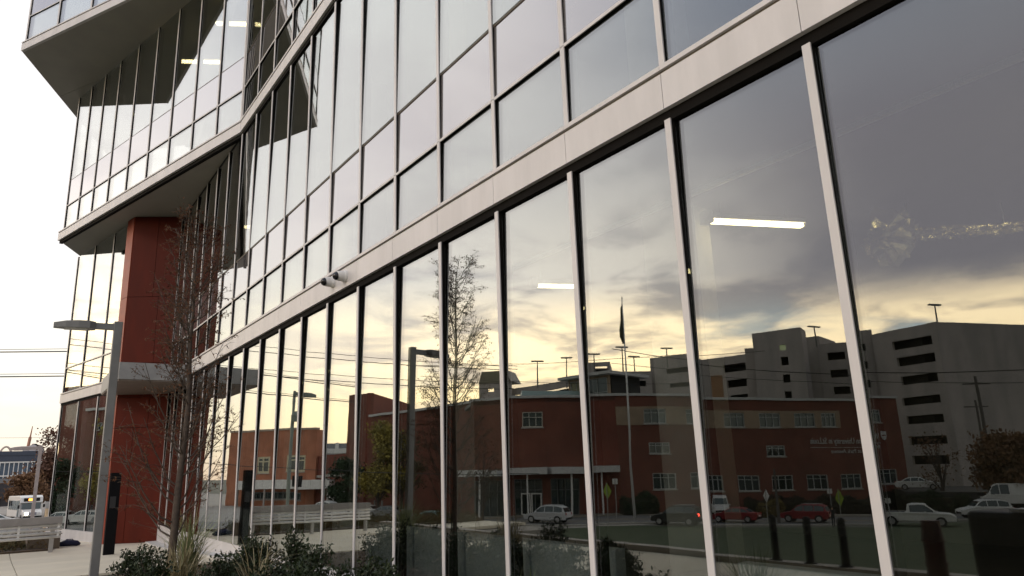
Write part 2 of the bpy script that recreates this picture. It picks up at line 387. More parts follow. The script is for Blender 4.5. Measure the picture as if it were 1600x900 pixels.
# wing at the far left, storey three (runs from the corner back to the main front)
B0 = Vector((4.42, 18.45, 0)); aB = R(-15.07); tB = Vector((math.sin(aB), math.cos(aB), 0)); nB = Vector((-tB.y, tB.x, 0))
if nB.x > 0: nB = -nB
B = Face((B0.x, B0.y), (tB.x, tB.y), (nB.x, nB.y))
sb = [.10, 1.48, 2.94, 4.45, 5.96, 7.48, 9.0, 10.35, 11.66, 12.93]
storey(B, sb, 9.35, 14.98, 10.32, 11.38, w=.06, tilt=0, skip2=None)
band(B, [0.0]+sb[1:-1]+[13.27], 8.98, 9.34, out=.05)
# wing, storeys one and two (set back)
C0 = Vector((1.75, 33.14, 0)); aC = R(167.88); tC = Vector((math.sin(aC), math.cos(aC), 0)); nC = Vector((-tC.y, tC.x, 0)); nC = nC if nC.x < 0 else -nC
C = Face((C0.x, C0.y), (tC.x, tC.y), (nC.x, nC.y))
scs = [.04, 2.09, 4.15, 5.72]
storey(C, scs, -1.70, 2.84, w=.07); band(C, [-.08, 2.09, 4.15, 5.80], L0-.0, L1-.02)
storey(C, scs, L1, 8.93, 4.30, 5.36, w=.07, skip2=lambda i: i < 2)
fbox(C, 'base_panel', -.05, 5.7, -.14, .01, -2.06, -1.71, CAP)
# storey four, turned further out
D0 = Vector((-.97, 28.37, 0)); aD = R(152.1); tD = Vector((math.sin(aD), math.cos(aD), 0)); nD = Vector((-tD.y, tD.x, 0)); nD = nD if nD.x < 0 else -nD
D = Face((D0.x, D0.y), (tD.x, tD.y), (nD.x, nD.y))
sd = [.22+1.85*i for i in range(7)]
storey(D, sd, 15.40, 20.9, 16.36, 17.4, w=.075); band(D, [0]+sd[1:]+[11.5], 15.03, 15.38, out=.0, recess=0)
# soffits: strips of panel
def soffit(poly, z, t, width=1.25, name='soffit_panel', th=.10, m=SOF):
    n = Vector((-t.y, t.x)); ds = [n.x*p[0]+n.y*p[1] for p in poly]; a = min(ds)
    while a < max(ds)-.01:
        pl = clip(clip(poly, -n.x, -n.y, -(a+.006)), n.x, n.y, a+width-.006)
        if len(pl) >= 3: MB().prism(pl, z, z+th).build(name, m, BLD, (0, 0, 0))
        a += width
bl = B.p(13.27, -.02, 0); dl = Vector((math.sin(R(24)), math.cos(R(24)), 0))
soffit([(4.46, 18.45), (bl.x, bl.y), (bl.x+dl.x*6, bl.y+dl.y*6), (7.5, 36), (4.9, 30), (4.47, 26.2)], 8.99, tB, 1.9)
soffit([(4.42, 18.25), (D0.x+.02, D0.y), (D0.x+dl.x*9, D0.y+dl.y*9), (6, 33), (4.6, 20)], 15.04, tD, 2.6)
# red fin, with joints between the cladding panels
rp0, rp1 = Vector((3.02, 26.95, 0)), Vector((4.44, 26.12, 0))
tR = (rp1-rp0).normalized(); nR = Vector((tR.y, -tR.x, 0)); nR = nR if nR.y < 0 else -nR
RF = Face((rp0.x, rp0.y), (tR.x, tR.y), (nR.x, nR.y)); L = (rp1-rp0).length
rows = [-2.03, 1.6, 2.6, 3.75, 6.05, 8.97]
for i, (a, b) in enumerate(zip(rows[:-1], rows[1:])):
    cut = [.35, .62, .42, .62, .5][i]*L
    for u, v in ((.0, cut), (cut, L)): fbox(RF, 'cladding_panel', u+.006, v-.006, -.05, 0, a+.008, b-.008, RED)
fbox(RF, 'cladding_backing', .01, L, -.5, -.06, -2.03, 8.96, mat('cladding_shadow_gap', (.05, .012, .008), .8))
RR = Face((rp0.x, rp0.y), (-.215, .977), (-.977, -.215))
for a, b in zip(rows[:-1], rows[1:]): fbox(RR, 'cladding_panel', .02, .62, -.03, .02, a+.008, b-.008, mat('red_cladding_lit_edge', (.30, .045, .018), .5))  # return panels: light from the western sky painted in as a brighter red
# canopy
cpoly = [(2.50, 22.7), (4.37, 22.7), (4.37, 26.15), (3.05, 26.88), (2.52, 27.1)]
MB().prism([(x, y) for x, y in cpoly], 2.72, 3.20).build('canopy', GREY, BLD, (0, 0, 0))
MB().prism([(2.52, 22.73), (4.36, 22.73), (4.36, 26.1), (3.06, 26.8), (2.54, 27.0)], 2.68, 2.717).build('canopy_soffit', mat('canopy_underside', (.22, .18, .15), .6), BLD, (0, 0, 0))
# --- inside: slabs, ceilings, columns, back wall, knee wall
inner = [(4.62, -7), (17, -7), (17, 34), (5.6, 34), (4.62, 26)]
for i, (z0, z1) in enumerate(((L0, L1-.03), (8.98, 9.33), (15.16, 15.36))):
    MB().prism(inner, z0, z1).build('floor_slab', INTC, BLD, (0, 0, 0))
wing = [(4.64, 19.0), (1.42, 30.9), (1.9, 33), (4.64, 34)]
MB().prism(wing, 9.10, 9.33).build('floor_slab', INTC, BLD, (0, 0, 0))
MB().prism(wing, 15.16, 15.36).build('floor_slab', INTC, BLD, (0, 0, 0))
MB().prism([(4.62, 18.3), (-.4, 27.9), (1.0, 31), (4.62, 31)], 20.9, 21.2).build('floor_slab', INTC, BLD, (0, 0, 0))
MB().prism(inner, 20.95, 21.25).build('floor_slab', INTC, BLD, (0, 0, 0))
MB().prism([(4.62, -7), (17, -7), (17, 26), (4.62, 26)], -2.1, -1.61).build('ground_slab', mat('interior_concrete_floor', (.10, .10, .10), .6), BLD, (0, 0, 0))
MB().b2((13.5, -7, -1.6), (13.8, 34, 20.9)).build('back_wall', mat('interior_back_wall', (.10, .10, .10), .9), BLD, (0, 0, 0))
MB().b2((4.5, -7.3, -1.6), (13.5, -7.02, 20.9)).build('end_wall', INTW, BLD, (0, 0, 0))
MB().b2((4.75, 26.3, -2.0), (13.5, 26.6, 8.9)).build('end_wall', INTW, BLD, (0, 0, 0))
MB().prism([(3.2, 27.3), (4.7, 27.3), (5.5, 34), (2.6, 34)], -2.0, 8.9).build('core_wall', INTW, BLD, (0, 0, 0))
for y in (-3.3, 1.0, 5.45, 9.95, 14.4, 18.8, 23.2):
    for z0, z1 in ((-1.6, 2.9), (3.34, 8.95), (9.35, 15.1), (15.38, 20.9)):
        if z0 > 9 and y > 19: continue
        MB().b2((6.1, y-.28, z0), (6.66, y+.28, z1)).build('column', INTW, BLD, (0, 0, 0))
for y in ka[:-1]:
    y0 = ya(y); 
    if y in (1,): continue
    fbox(A, 'knee_wall', y0+.02, y0+S1-.01, -.42, -.30, -1.6, -.80, KNEE)
fbox(C, 'knee_wall', .0, 5.7, -.5, -.36, -2.0, -.95, KNEE)
# ceiling conduit that runs parallel to the front
MB().b2((5.96, -5, 2.82), (6.02, 8.6, 2.87)).build('ceiling_conduit', mat('pale_conduit', (.88, .90, .88), .5), BLD, (0, 0, 0))
# fluorescent battens
def batten(x, y, z, L, rz_, label, group='fluorescent lights inside the glass building', s=1.):
    t = thing('ceiling_light', label, 'ceiling light', (x, y, z), rz_, group)
    MB().box((0, 0, .055*s), (L, .12*s, .05*s)).build('housing', WHT, t)
    MB().box((0, 0, .008*s), (L-.04, .075*s, .04*s)).build('lamp_tube', TUBE, t)
    e = MB().box((-L/2+.02, 0, .05*s), (.10, .15*s, .14*s)); e.build('end_bracket', WHT, t)
    MB().tube([(-L/3, 0, .08), (-L/3, 0, .24)], .006, 5).build('hanger', GREY, t); MB().tube([(L/3, 0, .08), (L/3, 0, .24)], .006, 5).build('hanger', GREY, t)
    return t
a_, b_ = Vector((6.35, 4.98, 2.60)), Vector((7.55, 4.50, 2.60)); c_ = (a_+b_)/2
batten(c_.x, c_.y, 2.62, (b_-a_).length, math.atan2(b_.y-a_.y, b_.x-a_.x), 'bright fluorescent strip light behind the second wide ground-floor pane from the right')
a_, b_ = Vector((6.4, 8.36, 2.60)), Vector((7.1, 8.06, 2.60)); c_ = (a_+b_)/2
batten(c_.x, c_.y, 2.62, (b_-a_).length, math.atan2(b_.y-a_.y, b_.x-a_.x), 'fluorescent strip light half hidden by a mullion, behind the pane left of the flagpole reflection')
for px, py, z, L_, lab in ((371, 38, 14.55, 1.5, 'upper glowing strip light behind the third-floor wing glass'), (310, 97, 14.55, 1.6, 'lower left glowing strip light behind the third-floor wing glass beside the dark reflection'), (388, 355, 8.55, .9, 'tiny glowing strip light behind the second-floor glass left of the security cameras')):
    p = atz(px, py, z); batten(p.x, p.y, z, L_, R(-30), lab, s=1.6)

batten(9.1, 1.2, 2.55, 1.3, .4, 'unseen strip light added farther right beyond the foil duct')  # added out of frame to light the foil
batten(7.4, .9, 2.55, 1.3, .2, 'unseen strip light added nearest the end wall of the ground floor')  # another unseen batten, added to give the foil glints
batten(9.1, 1.9, 2.35, 1.3, .9, 'unseen strip light added above the far end of the foil duct')  # added beyond the frame edge, close by, to brighten the foil
# crumpled foil on a duct, catching the light
v_ = ray(1393, 374); v_ = v_*(8.0/v_.x)
t = thing('foil_duct', 'crumpled shiny foil-wrapped duct hanging behind the rightmost ground-floor pane', 'duct', tuple(v_))
me = MB(); nseg, nr = 90, 22
vs = []
for i in range(nseg):
    u = i/(nseg-1); x = -.16+u*2.6; y = .10-u*1.45; z = .02*math.sin(u*9)+u*.28
    rad_ = .06+.20*math.exp(-((u-.07)/.055)**2)
    for k in range(nr):
        a = 2*math.pi*k/nr; rr_ = rad_*(1+.95*mnoise.noise(Vector((u*46, math.cos(a)*2.6, math.sin(a)*2.6))))
        vs.append((x+.05*mnoise.noise(Vector((u*40, a*2, 5))), y+rr_*math.cos(a), z+rr_*math.sin(a)))
fs = [(i*nr+k, i*nr+(k+1) % nr, (i+1)*nr+(k+1) % nr, (i+1)*nr+k) for i in range(nseg-1) for k in range(nr)]
me.add(vs, fs); me.build('foil_sleeve', mat('crumpled_foil', (.95, .90, .66), .2, metal=.85, bump=.01, bscale=30), t)
for u in (.15, .55, .9): MB().tube([(u*2.6-.16, .1-u*1.45, .1), (u*2.6-.16, .1-u*1.45, .45)], .008, 5).build('hanger', GREY, t)

# ------------------------------------------------------------------ things at the building
def sec_cam(px, py, label):
    v = ray(px, py); P = v*(4.37/v.x)
    t = thing('security_camera', label, 'security camera', (P.x, P.y, P.z), 0, 'dome cameras on the white beam')
    MB().tube([(0, 0, 0), (-.035, 0, 0), (-.05, 0, 0)], [.105, .10, .088], 20).build('mount', WHT, t, smooth=False)
    MB().tube([(-.05, 0, 0), (-.13, 0, -.005), (-.15, 0, -.01)], [.088, .082, .076], 20).build('housing', WHT, t)
    ring = []; m = MB(); n = 8
    pts = [(-.15-.075*math.sin(k*math.pi/2/n), 0, -.01) for k in range(n+1)]
    m.tube(pts, [max(.002, .072*math.cos(k*math.pi/2/n)) for k in range(n+1)], 18); m.build('dome', mat('smoked_dome', (.01, .01, .012), .08), t, smooth=True)
sec_cam(521, 441, 'farther left of the two white dome security cameras on the beam')
sec_cam(540, 432, 'nearer right of the two white dome security cameras on the beam')

def lamp_post(name, label, base, top, w, arm, aw, group, m=LAMPG, hw=.30, hl=.62):
    """square pole; flat paddle head on a short arm; arm = horizontal vector"""
    t = thing(name, label, 'lamp post', base, 0, group); H = top-base[2]; a = Vector((arm[0], arm[1], 0)); L = a.length; an = math.atan2(a.y, a.x)
    MB().b2((-w/2, -w/2, 0), (w/2, w/2, H)).build('pole', m, t, bevel=w*.06)
    MB().box((0, 0, .015), (w*2.1, w*2.1, .03)).build('base_plate', m, t)
    z = H-aw*.75
    MB().box((a.x*.2, a.y*.2, z), (L*.42, aw*.8, aw*.8), an).build('arm', m, t)
    hd = MB(); u = a.normalized(); s = Vector((-u.y, u.x, 0)); st = [(.36, .5, .9), (.45, .95, 1.), (.62, 1., 1.), (.82, .85, .75), (1.0, .45, .25)]
    vs = []
    for f, ww, hh in st:
        c = u*(f*L)+Vector((0, 0, z))
        for sx_, zz in ((-1, -.5), (1, -.5), (1, .45*hh), (.5, .6*hh), (-.5, .6*hh), (-1, .45*hh)): vs.append(c+s*(sx_*ww*hw/2)+Vector((0, 0, zz*aw)))
    fs = [(i*6+k, i*6+(k+1) % 6, (i+1)*6+(k+1) % 6, (i+1)*6+k) for i in range(4) for k in range(6)]+[tuple(range(6))[::-1], tuple(range(24, 30))]
    hd.add(vs, fs); h = hd.build('lamp_head', m, t)
    MB().box((u.x*.66*L, u.y*.66*L, z-.52*aw), (L*.36, hw*.7, .02), an).build('lens', mat('frosted_lens', (.6, .6, .55), .3), h)
    return t
lamp_post('street_lamp', 'grey square-section lamp post with flat paddle head standing before the red wall', (1.50, 14.34, gz(0, 14.3)-.02), 2.74, .135, (-.98, .05), .13, None)
fl = ray(64, 696); fl = fl*(84/math.hypot(fl.x, fl.y)); b_ = fl
lamp_post('street_lamp', 'slim pinkish-grey lamp post far down the avenue beside the bus', (b_.x, b_.y, ST), fl.z, .30, (-2.5, .2), .34, None, mat('weathered_lamp_metal', (.40, .34, .32), .6), hw=.6)

# black pylon before the red wall
t = thing('entry_pylon', 'black slab-like intercom pylon standing between lamp post and red wall', 'intercom pylon', (2.66, 22.6, gz(0, 22.6)))
MB().b2((-.13, -.07, 0), (.13, .07, 2.12)).build('pylon_body', mat('black_powder_coat', (.008, .008, .009), .8, spec=.1), t, bevel=.01)
MB().b2((-.09, -.085, 1.2), (.05, -.0705, 1.5)).build('intercom_plate', mat('dark_steel', (.014, .014, .016), .5), t)

# guard rail: flat top board, four round bars, posts
RX0, RX1, RY = 1.74, -2.75, 25.75
t = thing('guard_rail', 'white slatted guard rail with flat grey top board along the pavement edge', 'guard rail', (RX0, RY, gz(0, RY)))
Ln = RX0-RX1; rzv = .0
MB().b2((-Ln, -.10, .93), (0, .10, 1.00)).build('top_board', mat('weathered_board', (.33, .31, .29), .7), t)
MB().b2((-Ln, -.115, .80), (0, -.095, 1.0)).build('face_board', mat('weathered_board', (.33, .31, .29), .7), t)
for z in (.755, .645, .535, .43): MB().tube([(-Ln, -.04, z), (0, -.04, z)], .042, 8).build('rail_bar', WHT, t, smooth=True)
for x in (-.08, -1.05, -2.05, -3.05, -4.05): MB().b2((x-.03, -.075, .40), (x+.03, -.066, .80)).build('strap', WHT, t)
for x in (-.22, -2.35, -4.35): MB().b2((x-.055, -.05, 0), (x+.055, .06, .93)).build('post', mat('rail_post_metal', (.42, .40, .37), .6), t)
t = thing('duffel_bag', 'small dark blue bag lying by the foot of the glass wing', 'bag', (2.1, 27.3, gz(0, 27)))
m = MB(); m.tube([(-.30, 0, .04), (-.26, 0, .08), (-.08, .02, .11), (.08, 0, .10), (.22, .02, .08), (.30, 0, .05)], [.02, .07, .10, .09, .08, .03], 10); m.build('bag_body', mat('navy_cloth', (.012, .016, .05), .8, bump=.01), t, smooth=True)
m = MB(); m.tube([(-.14, 0, .16), (-.08, .03, .22), (.07, .03, .21), (.14, 0, .15)], .012, 6); m.build('strap', MATS['navy_cloth'], t)
t = thing('litter_box', 'low pale crate beside the end of the guard rail', 'crate', (1.5, 27.1, gz(0, 27)), .1)
MB().b2((-.55, -.2, 0), (.3, .2, .42)).build('crate_side', mat('dull_brown_board', (.20, .16, .12), .9), t)
MB().b2((-.58, -.23, .421), (.33, .23, .45)).build('crate_lid', mat('dull_grey_board', (.3, .27, .24), .9), t)

# ------------------------------------------------------------------ plants
def leafmesh(pts, size, seed, up=.3, asp=.5):
    r_ = np.random.RandomState(seed); n = len(pts); pts = np.array(pts)
    d = r_.normal(size=(n, 3)); d[:, 2] += up; d /= np.linalg.norm(d, axis=1)[:, None]
    e = np.cross(d, r_.normal(size=(n, 3))); e /= np.linalg.norm(e, axis=1)[:, None]
    s = size*(.6+.8*r_.rand(n))[:, None]
    nn = np.cross(d, e)*s*.12
    v = np.stack([pts, pts+d*s*.5+e*s*asp*.5+nn, pts+d*s, pts+d*s*.5-e*s*asp*.5+nn], 1).reshape(-1, 3)
    return v, np.arange(4*n).reshape(n, 4)
def leaves(name, pts, size, m, parent, seed=1, up=.3, asp=.5, kind='stuff'):
    v, f = leafmesh(pts, size, seed, up, asp); me = bpy.data.meshes.new(name); me.from_pydata(v.tolist(), [], f.tolist()); me.materials.append(m); me.update()
    o = put(name, me, parent); 
    if kind: o['kind'] = kind
    return o
def leafmat(name, c, c2, scale=2.):
    m = mat(name, c, .6, c2, scale, spec=.3); b = m.node_tree.nodes['Principled BSDF']; return m
BARK = mat('young_bark', (.11, .085, .065), .9, (.07, .052, .04), 20.)
HOLLY = mat('holly_leaf', (.026, .042, .013), .5, (.016, .026, .009), 5., spec=.3)
DRYL = mat('dry_leaf', (.17, .065, .022), .8, (.10, .045, .016), 6.)
def young_tree(name, label, base, H, seed, cr=.62, nb=46, leafn=1500, lm=DRYL, group=None):
    r_ = random.Random(seed); t = thing(name, label, 'tree', base, 0, group)
    tr = [(0, 0, -.05)]; x = y = 0
    for i in range(1, 13):
        x += r_.gauss(0, .018); y += r_.gauss(0, .018); tr.append((x, y, H*.97*i/12))
    rad = [.058*(1-.93*i/12)+.004 for i in range(13)]
    MB().tube(tr, rad, 9).build('trunk', BARK, t, smooth=True)
    br = MB(); lp = []
    for b in range(nb):
        h = H*(.13+.83*(b/nb)**.9)+r_.uniform(-.05, .05); i = min(11, int(h/(H*.97)*12)); o = Vector(tr[i]).lerp(Vector(tr[i+1]), h/(H*.97)*12-i)
        a = r_.uniform(0, 6.283); reach = cr*(1-.75*h/H)*r_.uniform(.6, 1.15)+.08; rise = r_.uniform(.9, 1.7)*reach+.15
        if h < H*.3: reach *= 1.0
        p = [o]; d = Vector((math.cos(a), math.sin(a), 0)); n = 6; bend = Vector((-d.y, d.x, 0))*r_.uniform(-.3, .3)
        for k in range(1, n+1):
            f = k/n; p.append(o+d*reach*(f**.75)+Vector((0, 0, rise*f**1.25))+bend*reach*f*f+Vector((r_.gauss(0, .012), r_.gauss(0, .012), r_.gauss(0, .012))))
        br.tube(p, [.011*(1-.85*k/n)*(1.2-.7*h/H)+.002 for k in range(n+1)], 5, cap=False)
        for s in range(9):
            k = r_.randint(1, n-1); q0 = p[k].lerp(p[k+1], r_.random()); aa = a+r_.uniform(-1.5, 1.5); l = reach*r_.uniform(.3, .7)+.06
            e = Vector((math.cos(aa), math.sin(aa), r_.uniform(.1, 1.4))).normalized()
            q1 = q0+e*l*.5; q2 = q0+e*l+Vector((0, 0, r_.uniform(-.10, .05)))
            br.tube([q0, q1, q2], [.0042, .003, .0016], 4, cap=False)
            for s2 in range(3):
                u = r_.random(); q3 = q1.lerp(q2, u); e2 = Vector((r_.gauss(0, 1), r_.gauss(0, 1), r_.uniform(-.6, 1))).normalized(); q4 = q3+e2*r_.uniform(.05, .16)
                br.tube([q3, q4], [.002, .0012], 3, cap=False)
                if r_.random() < .8: lp += [tuple(q3.lerp(q4, r_.random())) for _ in range(3)]
            lp += [tuple(q1.lerp(q2, r_.random())) for _ in range(2)]
    o = br.build('branch', BARK, t); o['kind'] = 'stuff'
    r_.shuffle(lp); leaves('dry_leaves', lp[:leafn], .036, lm, t, seed, up=-.6, asp=.42)
    return t
young_tree('young_tree', 'slender nearly bare young tree with a few brown leaves in front of the red wall', (2.14, 11.39, -1.6), 5.42, 5, cr=.74, nb=80, leafn=7000)

def shrub(label, x, y, z, rx_, ry_, h, seed, n=1500, m=HOLLY, size=.055, group='low shrubs in the planting bed', name='shrub'):
    r_ = np.random.RandomState(seed); t = thing(name, label, 'shrub', (x, y, z), 0, group); st = MB(); P = []
    for i in range(13):
        a = r_.uniform(0, 6.28); rr_ = r_.uniform(0, 1)**.6; e = np.array([rx_*rr_*math.cos(a), ry_*rr_*math.sin(a), h*(1.05-.55*rr_*rr_)*r_.uniform(.75, 1.12)])
        b = e*np.array([.25, .25, 0]); k = b+(e-b)*np.array([.45, .45, .6])
        st.tube([b, k, e], [.008, .006, .003], 4, cap=False)
        for j in range(n//13):
            u = r_.uniform(.25, 1.0); c = (b+(k-b)*2*u if u < .5 else k+(e-k)*(2*u-1))
            P.append(c+r_.normal(size=3)*np.array([.07, .07, .055])*(1.25-.6*u))
    st.build('stem', BARK, t)
    leaves('foliage', P, size, m, t, seed, up=.5, asp=.5); return t
SH = [(1.62, 9.25, .50, .44, .58, 'dark holly shrub at the foot of the grey lamp post'), (1.15, 8.45, .3, .3, .40, 'small dark sprig of shrub at the bottom left edge of the bed'),
      (2.35, 9.6, .50, .40, .50, 'dark shrub just left of the young tree trunk'), (2.9, 10.6, .55, .45, .56, 'dark shrub right behind the young tree trunk'),
      (3.3, 9.2, .55, .5, .55, 'dense dark shrub between the tree and the glass'), (3.35, 11.6, .5, .5, .56, 'farthest dark shrub close to the kerb strip'),
      (2.7, 8.4, .5, .42, .47, 'low shrub nearest the bottom edge under the tree'), (3.55, 10.4, .38, .5, .62, 'upright shrub beside the glass with glossy leaves'),
      (3.6, 8.1, .38, .45, .52, 'shrub touching the kerb strip at the near end of the row'), (3.4, 6.9, .45, .45, .50, 'shrub seen mainly mirrored in the lower panes'),
      (2.6, 7.0, .45, .4, .46, 'shrub under the frame, mirrored in the middle panes'), (1.9, 7.6, .4, .4, .42, 'shrub in the bed corner, mirrored left of the silver car'),
      (3.3, 5.6, .45, .45, .42, 'last shrub of the bed, mirrored near the grass tuft'), (2.0, 12.8, .45, .4, .5, 'shrub at the far end of the bed behind the lamp post')]
for i, (x, y, a, b, h, lab) in enumerate(SH): shrub(lab, x, y, -1.62, a*1.12, b*1.12, h*1.22, 40+i, n=1700)
def grasstuft(label, x, y, z, h, seed, n=170, c=(.30, .25, .12), name='ornamental_grass', mname='straw_grass', spread=.55, group='tufts of ornamental grass'):
    r_ = random.Random(seed); t = thing(name, label, 'grass tuft', (x, y, z), 0, group); m = MB()
    for i in range(n):
        a = r_.uniform(0, 6.283); l = h*r_.uniform(.55, 1.15); o = Vector((r_.gauss(0, .05), r_.gauss(0, .05), 0)); d = Vector((math.cos(a), math.sin(a), 0)); sp_ = spread*r_.uniform(.15, 1.1)*l
        s = Vector((-d.y, d.x, 0)); pts = [o+d*sp_*f*f*1.1+Vector((0, 0, l*(f-.38*f**3*min(1.5, sp_/l*1.4)))) for f in (0, .3, .6, .85, 1)]; wd = [.006, .006, .005, .003, .0006]
        vs = []
        for p_, w_ in zip(pts, wd): vs += [p_-s*w_, p_+s*w_]
        m.add(vs, [(2*k, 2*k+1, 2*k+3, 2*k+2) for k in range(4)])
    o = m.build('grass_blades', mat(mname, c, .8, tuple(v*.6 for v in c), 9.), t); o['kind'] = 'stuff'; return t
grasstuft('pale straw-coloured grass tuft left of the tree trunk', 1.95, 9.9, -1.6, .92, 3, 210, (.36, .31, .17))
grasstuft('yellow-green grass tuft behind the tree trunk', 2.55, 12.4, -1.6, 1.15, 4, 230, (.30, .34, .16), mname='green_straw_grass')
grasstuft('long arching grass at the bottom edge right of the tree', 2.75, 9.5, -1.6, .95, 5, 60, (.42, .36, .20), mname='bleached_grass', spread=.8)
grasstuft('green grass tuft mirrored beside the flagpole pane', 3.1, 4.35, -1.6, .85, 6, 230, (.14, .20, .06), mname='green_grass_blade')
def mass(name, pts, size, m, seed, lab=None): 
    o = leaves(name, pts, size, m, None, seed, up=.4, asp=.35); return o
r_ = np.random.RandomState(9)
P = np.stack([r_.uniform(-8.5, 1.5, 15000), 26.7+r_.uniform(0, 3.4, 15000), -1.98+np.abs(r_.normal(0, .16, 15000))], 1)
tag(mass('winter_groundcover', P.tolist(), .10, mat('winter_leaf', (.16, .10, .045), .9, (.07, .08, .025), 1.6), 9), kind='stuff')

def tree(name, label, x, y, z, H, cr, ctz, cm, seed, n=5200, size=.5, group=None, tr=.2, sz=None, rad=None, asp=.7):
    """broad crown of leaf clumps on a forked trunk"""
    r_ = np.random.RandomState(seed); t = thing(name, label, 'tree', (x, y, z), 0, group); m = MB(); P = []
    m.tube([(0, 0, 0), (tr*.3, 0, H*.25), (0, tr*.4, H*.5), (0, 0, H*.8)], [tr, tr*.8, tr*.55, tr*.15], 7)
    nc = 26
    for i in range(nc):
        a = r_.uniform(0, 6.28); e = r_.uniform(-.9, 1); rr_ = cr*math.sqrt(max(.05, 1-e*e))*r_.uniform(.45, .95)
        c = np.array([rr_*math.cos(a), rr_*math.sin(a), ctz+(H-ctz)*e*(.92 if e > 0 else .8)])
        m.tube([(0, 0, max(.5, c[2]*.45)), tuple(c*np.array([.5, .5, .8])), tuple(c)], [tr*.3, tr*.16, tr*.05], 4, cap=False)
        s = cr*r_.uniform(.20, .42); P += (c+r_.normal(size=(n//nc, 3))*s*np.array([.6, .6, .5])).tolist()
    m.build('trunk', mat('dark_bark', (.07, .055, .045), .9), t)
    leaves('crown', P, size, cm, t, seed, up=.1, asp=asp); return t
BRN = mat('autumn_leaf', (.22, .12, .055), .85, (.14, .075, .04), .6); YEL = mat('yellow_leaf', (.34, .27, .05), .8, (.20, .17, .035), .5)
GRN = mat('evergreen_leaf', (.035, .065, .025), .8, (.02, .035, .015), .6); RDL = mat('russet_leaf', (.15, .07, .04), .85, (.09, .045, .03), .6)
DKG = mat('dark_hedge_leaf', (.045, .030, .022), .85, (.03, .035, .018), .5)

P = np.stack([r_.uniform(1.05, 4.0, 5000), r_.uniform(4.4, 14.5, 5000), -1.60+np.abs(r_.normal(0, .012, 5000))], 1)
tag(mass('fallen_leaves', P.tolist(), .045, mat('fallen_leaf', (.20, .12, .05), .9, (.09, .06, .03), 6.), 12), kind='stuff')
# ------------------------------------------------------------------ vehicles
TYRE = mat('tyre_rubber', (.02, .02, .02), .9); RIM = mat('alloy_rim', (.45, .45, .46), .35, metal=.6); VGL = WGL
HDL = mat('headlight_lens', (.8, .8, .78), .2); TLL = mat('tail_lamp', (.35, .01, .01), .3); TLON = mat('lit_tail_lamp', (.6, .02, .02), .3, emit=((1, .06, .03), 9.))
HON = mat('lit_headlight', (1, .95, .8), .3, emit=((1, .85, .55), 8.)); PLAS = mat('black_plastic', (.015, .015, .016), .7, spec=.2)
def paint(n, c): return mat('car_paint_'+n, c, .28, tuple(v*.95 for v in c), 1., spec=.6)
KIND = {
 'suv': dict(L=4.5, W=1.84, body=[(-2.2, .42), (-2.25, .75), (-2.2, 1.02), (-.9, 1.06), (.85, 1.04), (1.7, .92), (2.15, .78), (2.25, .55), (2.2, .35), (-2.1, .32)], cab=[(-2.12, 1.0), (-1.85, 1.52), (-1.4, 1.66), (.0, 1.68), (.45, 1.58), (1.12, 1.02)], wh=(-1.36, 1.38), wr=.36),
 'sedan': dict(L=4.7, W=1.8, body=[(-2.3, .40), (-2.35, .72), (-2.25, .95), (-1.3, .98), (.95, .93), (1.85, .82), (2.25, .66), (2.35, .45), (2.3, .28), (-2.2, .28)], cab=[(-1.75, .95), (-1.05, 1.36), (-.4, 1.44), (.2, 1.42), (1.2, .92)], wh=(-1.38, 1.42), wr=.33),
 'van': dict(L=5.3, W=2.0, body=[(-2.6, .40), (-2.65, 1.0), (-2.6, 1.25), (1.3, 1.22), (2.0, 1.10), (2.5, .9), (2.65, .55), (2.6, .34), (-2.5, .34)], cab=[(-2.6, 1.2), (-2.52, 2.1), (-2.3, 2.22), (1.1, 2.2), (1.5, 2.0), (2.05, 1.12)], wh=(-1.6, 1.7), wr=.36),
 'pickup': dict(L=5.7, W=1.95, body=[(-2.8, .55), (-2.85, .78), (-2.8, 1.12), (-.62, 1.14), (1.35, 1.12), (2.4, 1.04), (2.75, .85), (2.85, .55), (2.8, .42), (-2.7, .46)], cab=[(-.65, 1.1), (-.5, 1.72), (-.15, 1.82), (.75, 1.8), (1.6, 1.12)], wh=(-1.75, 1.75), wr=.40),
}
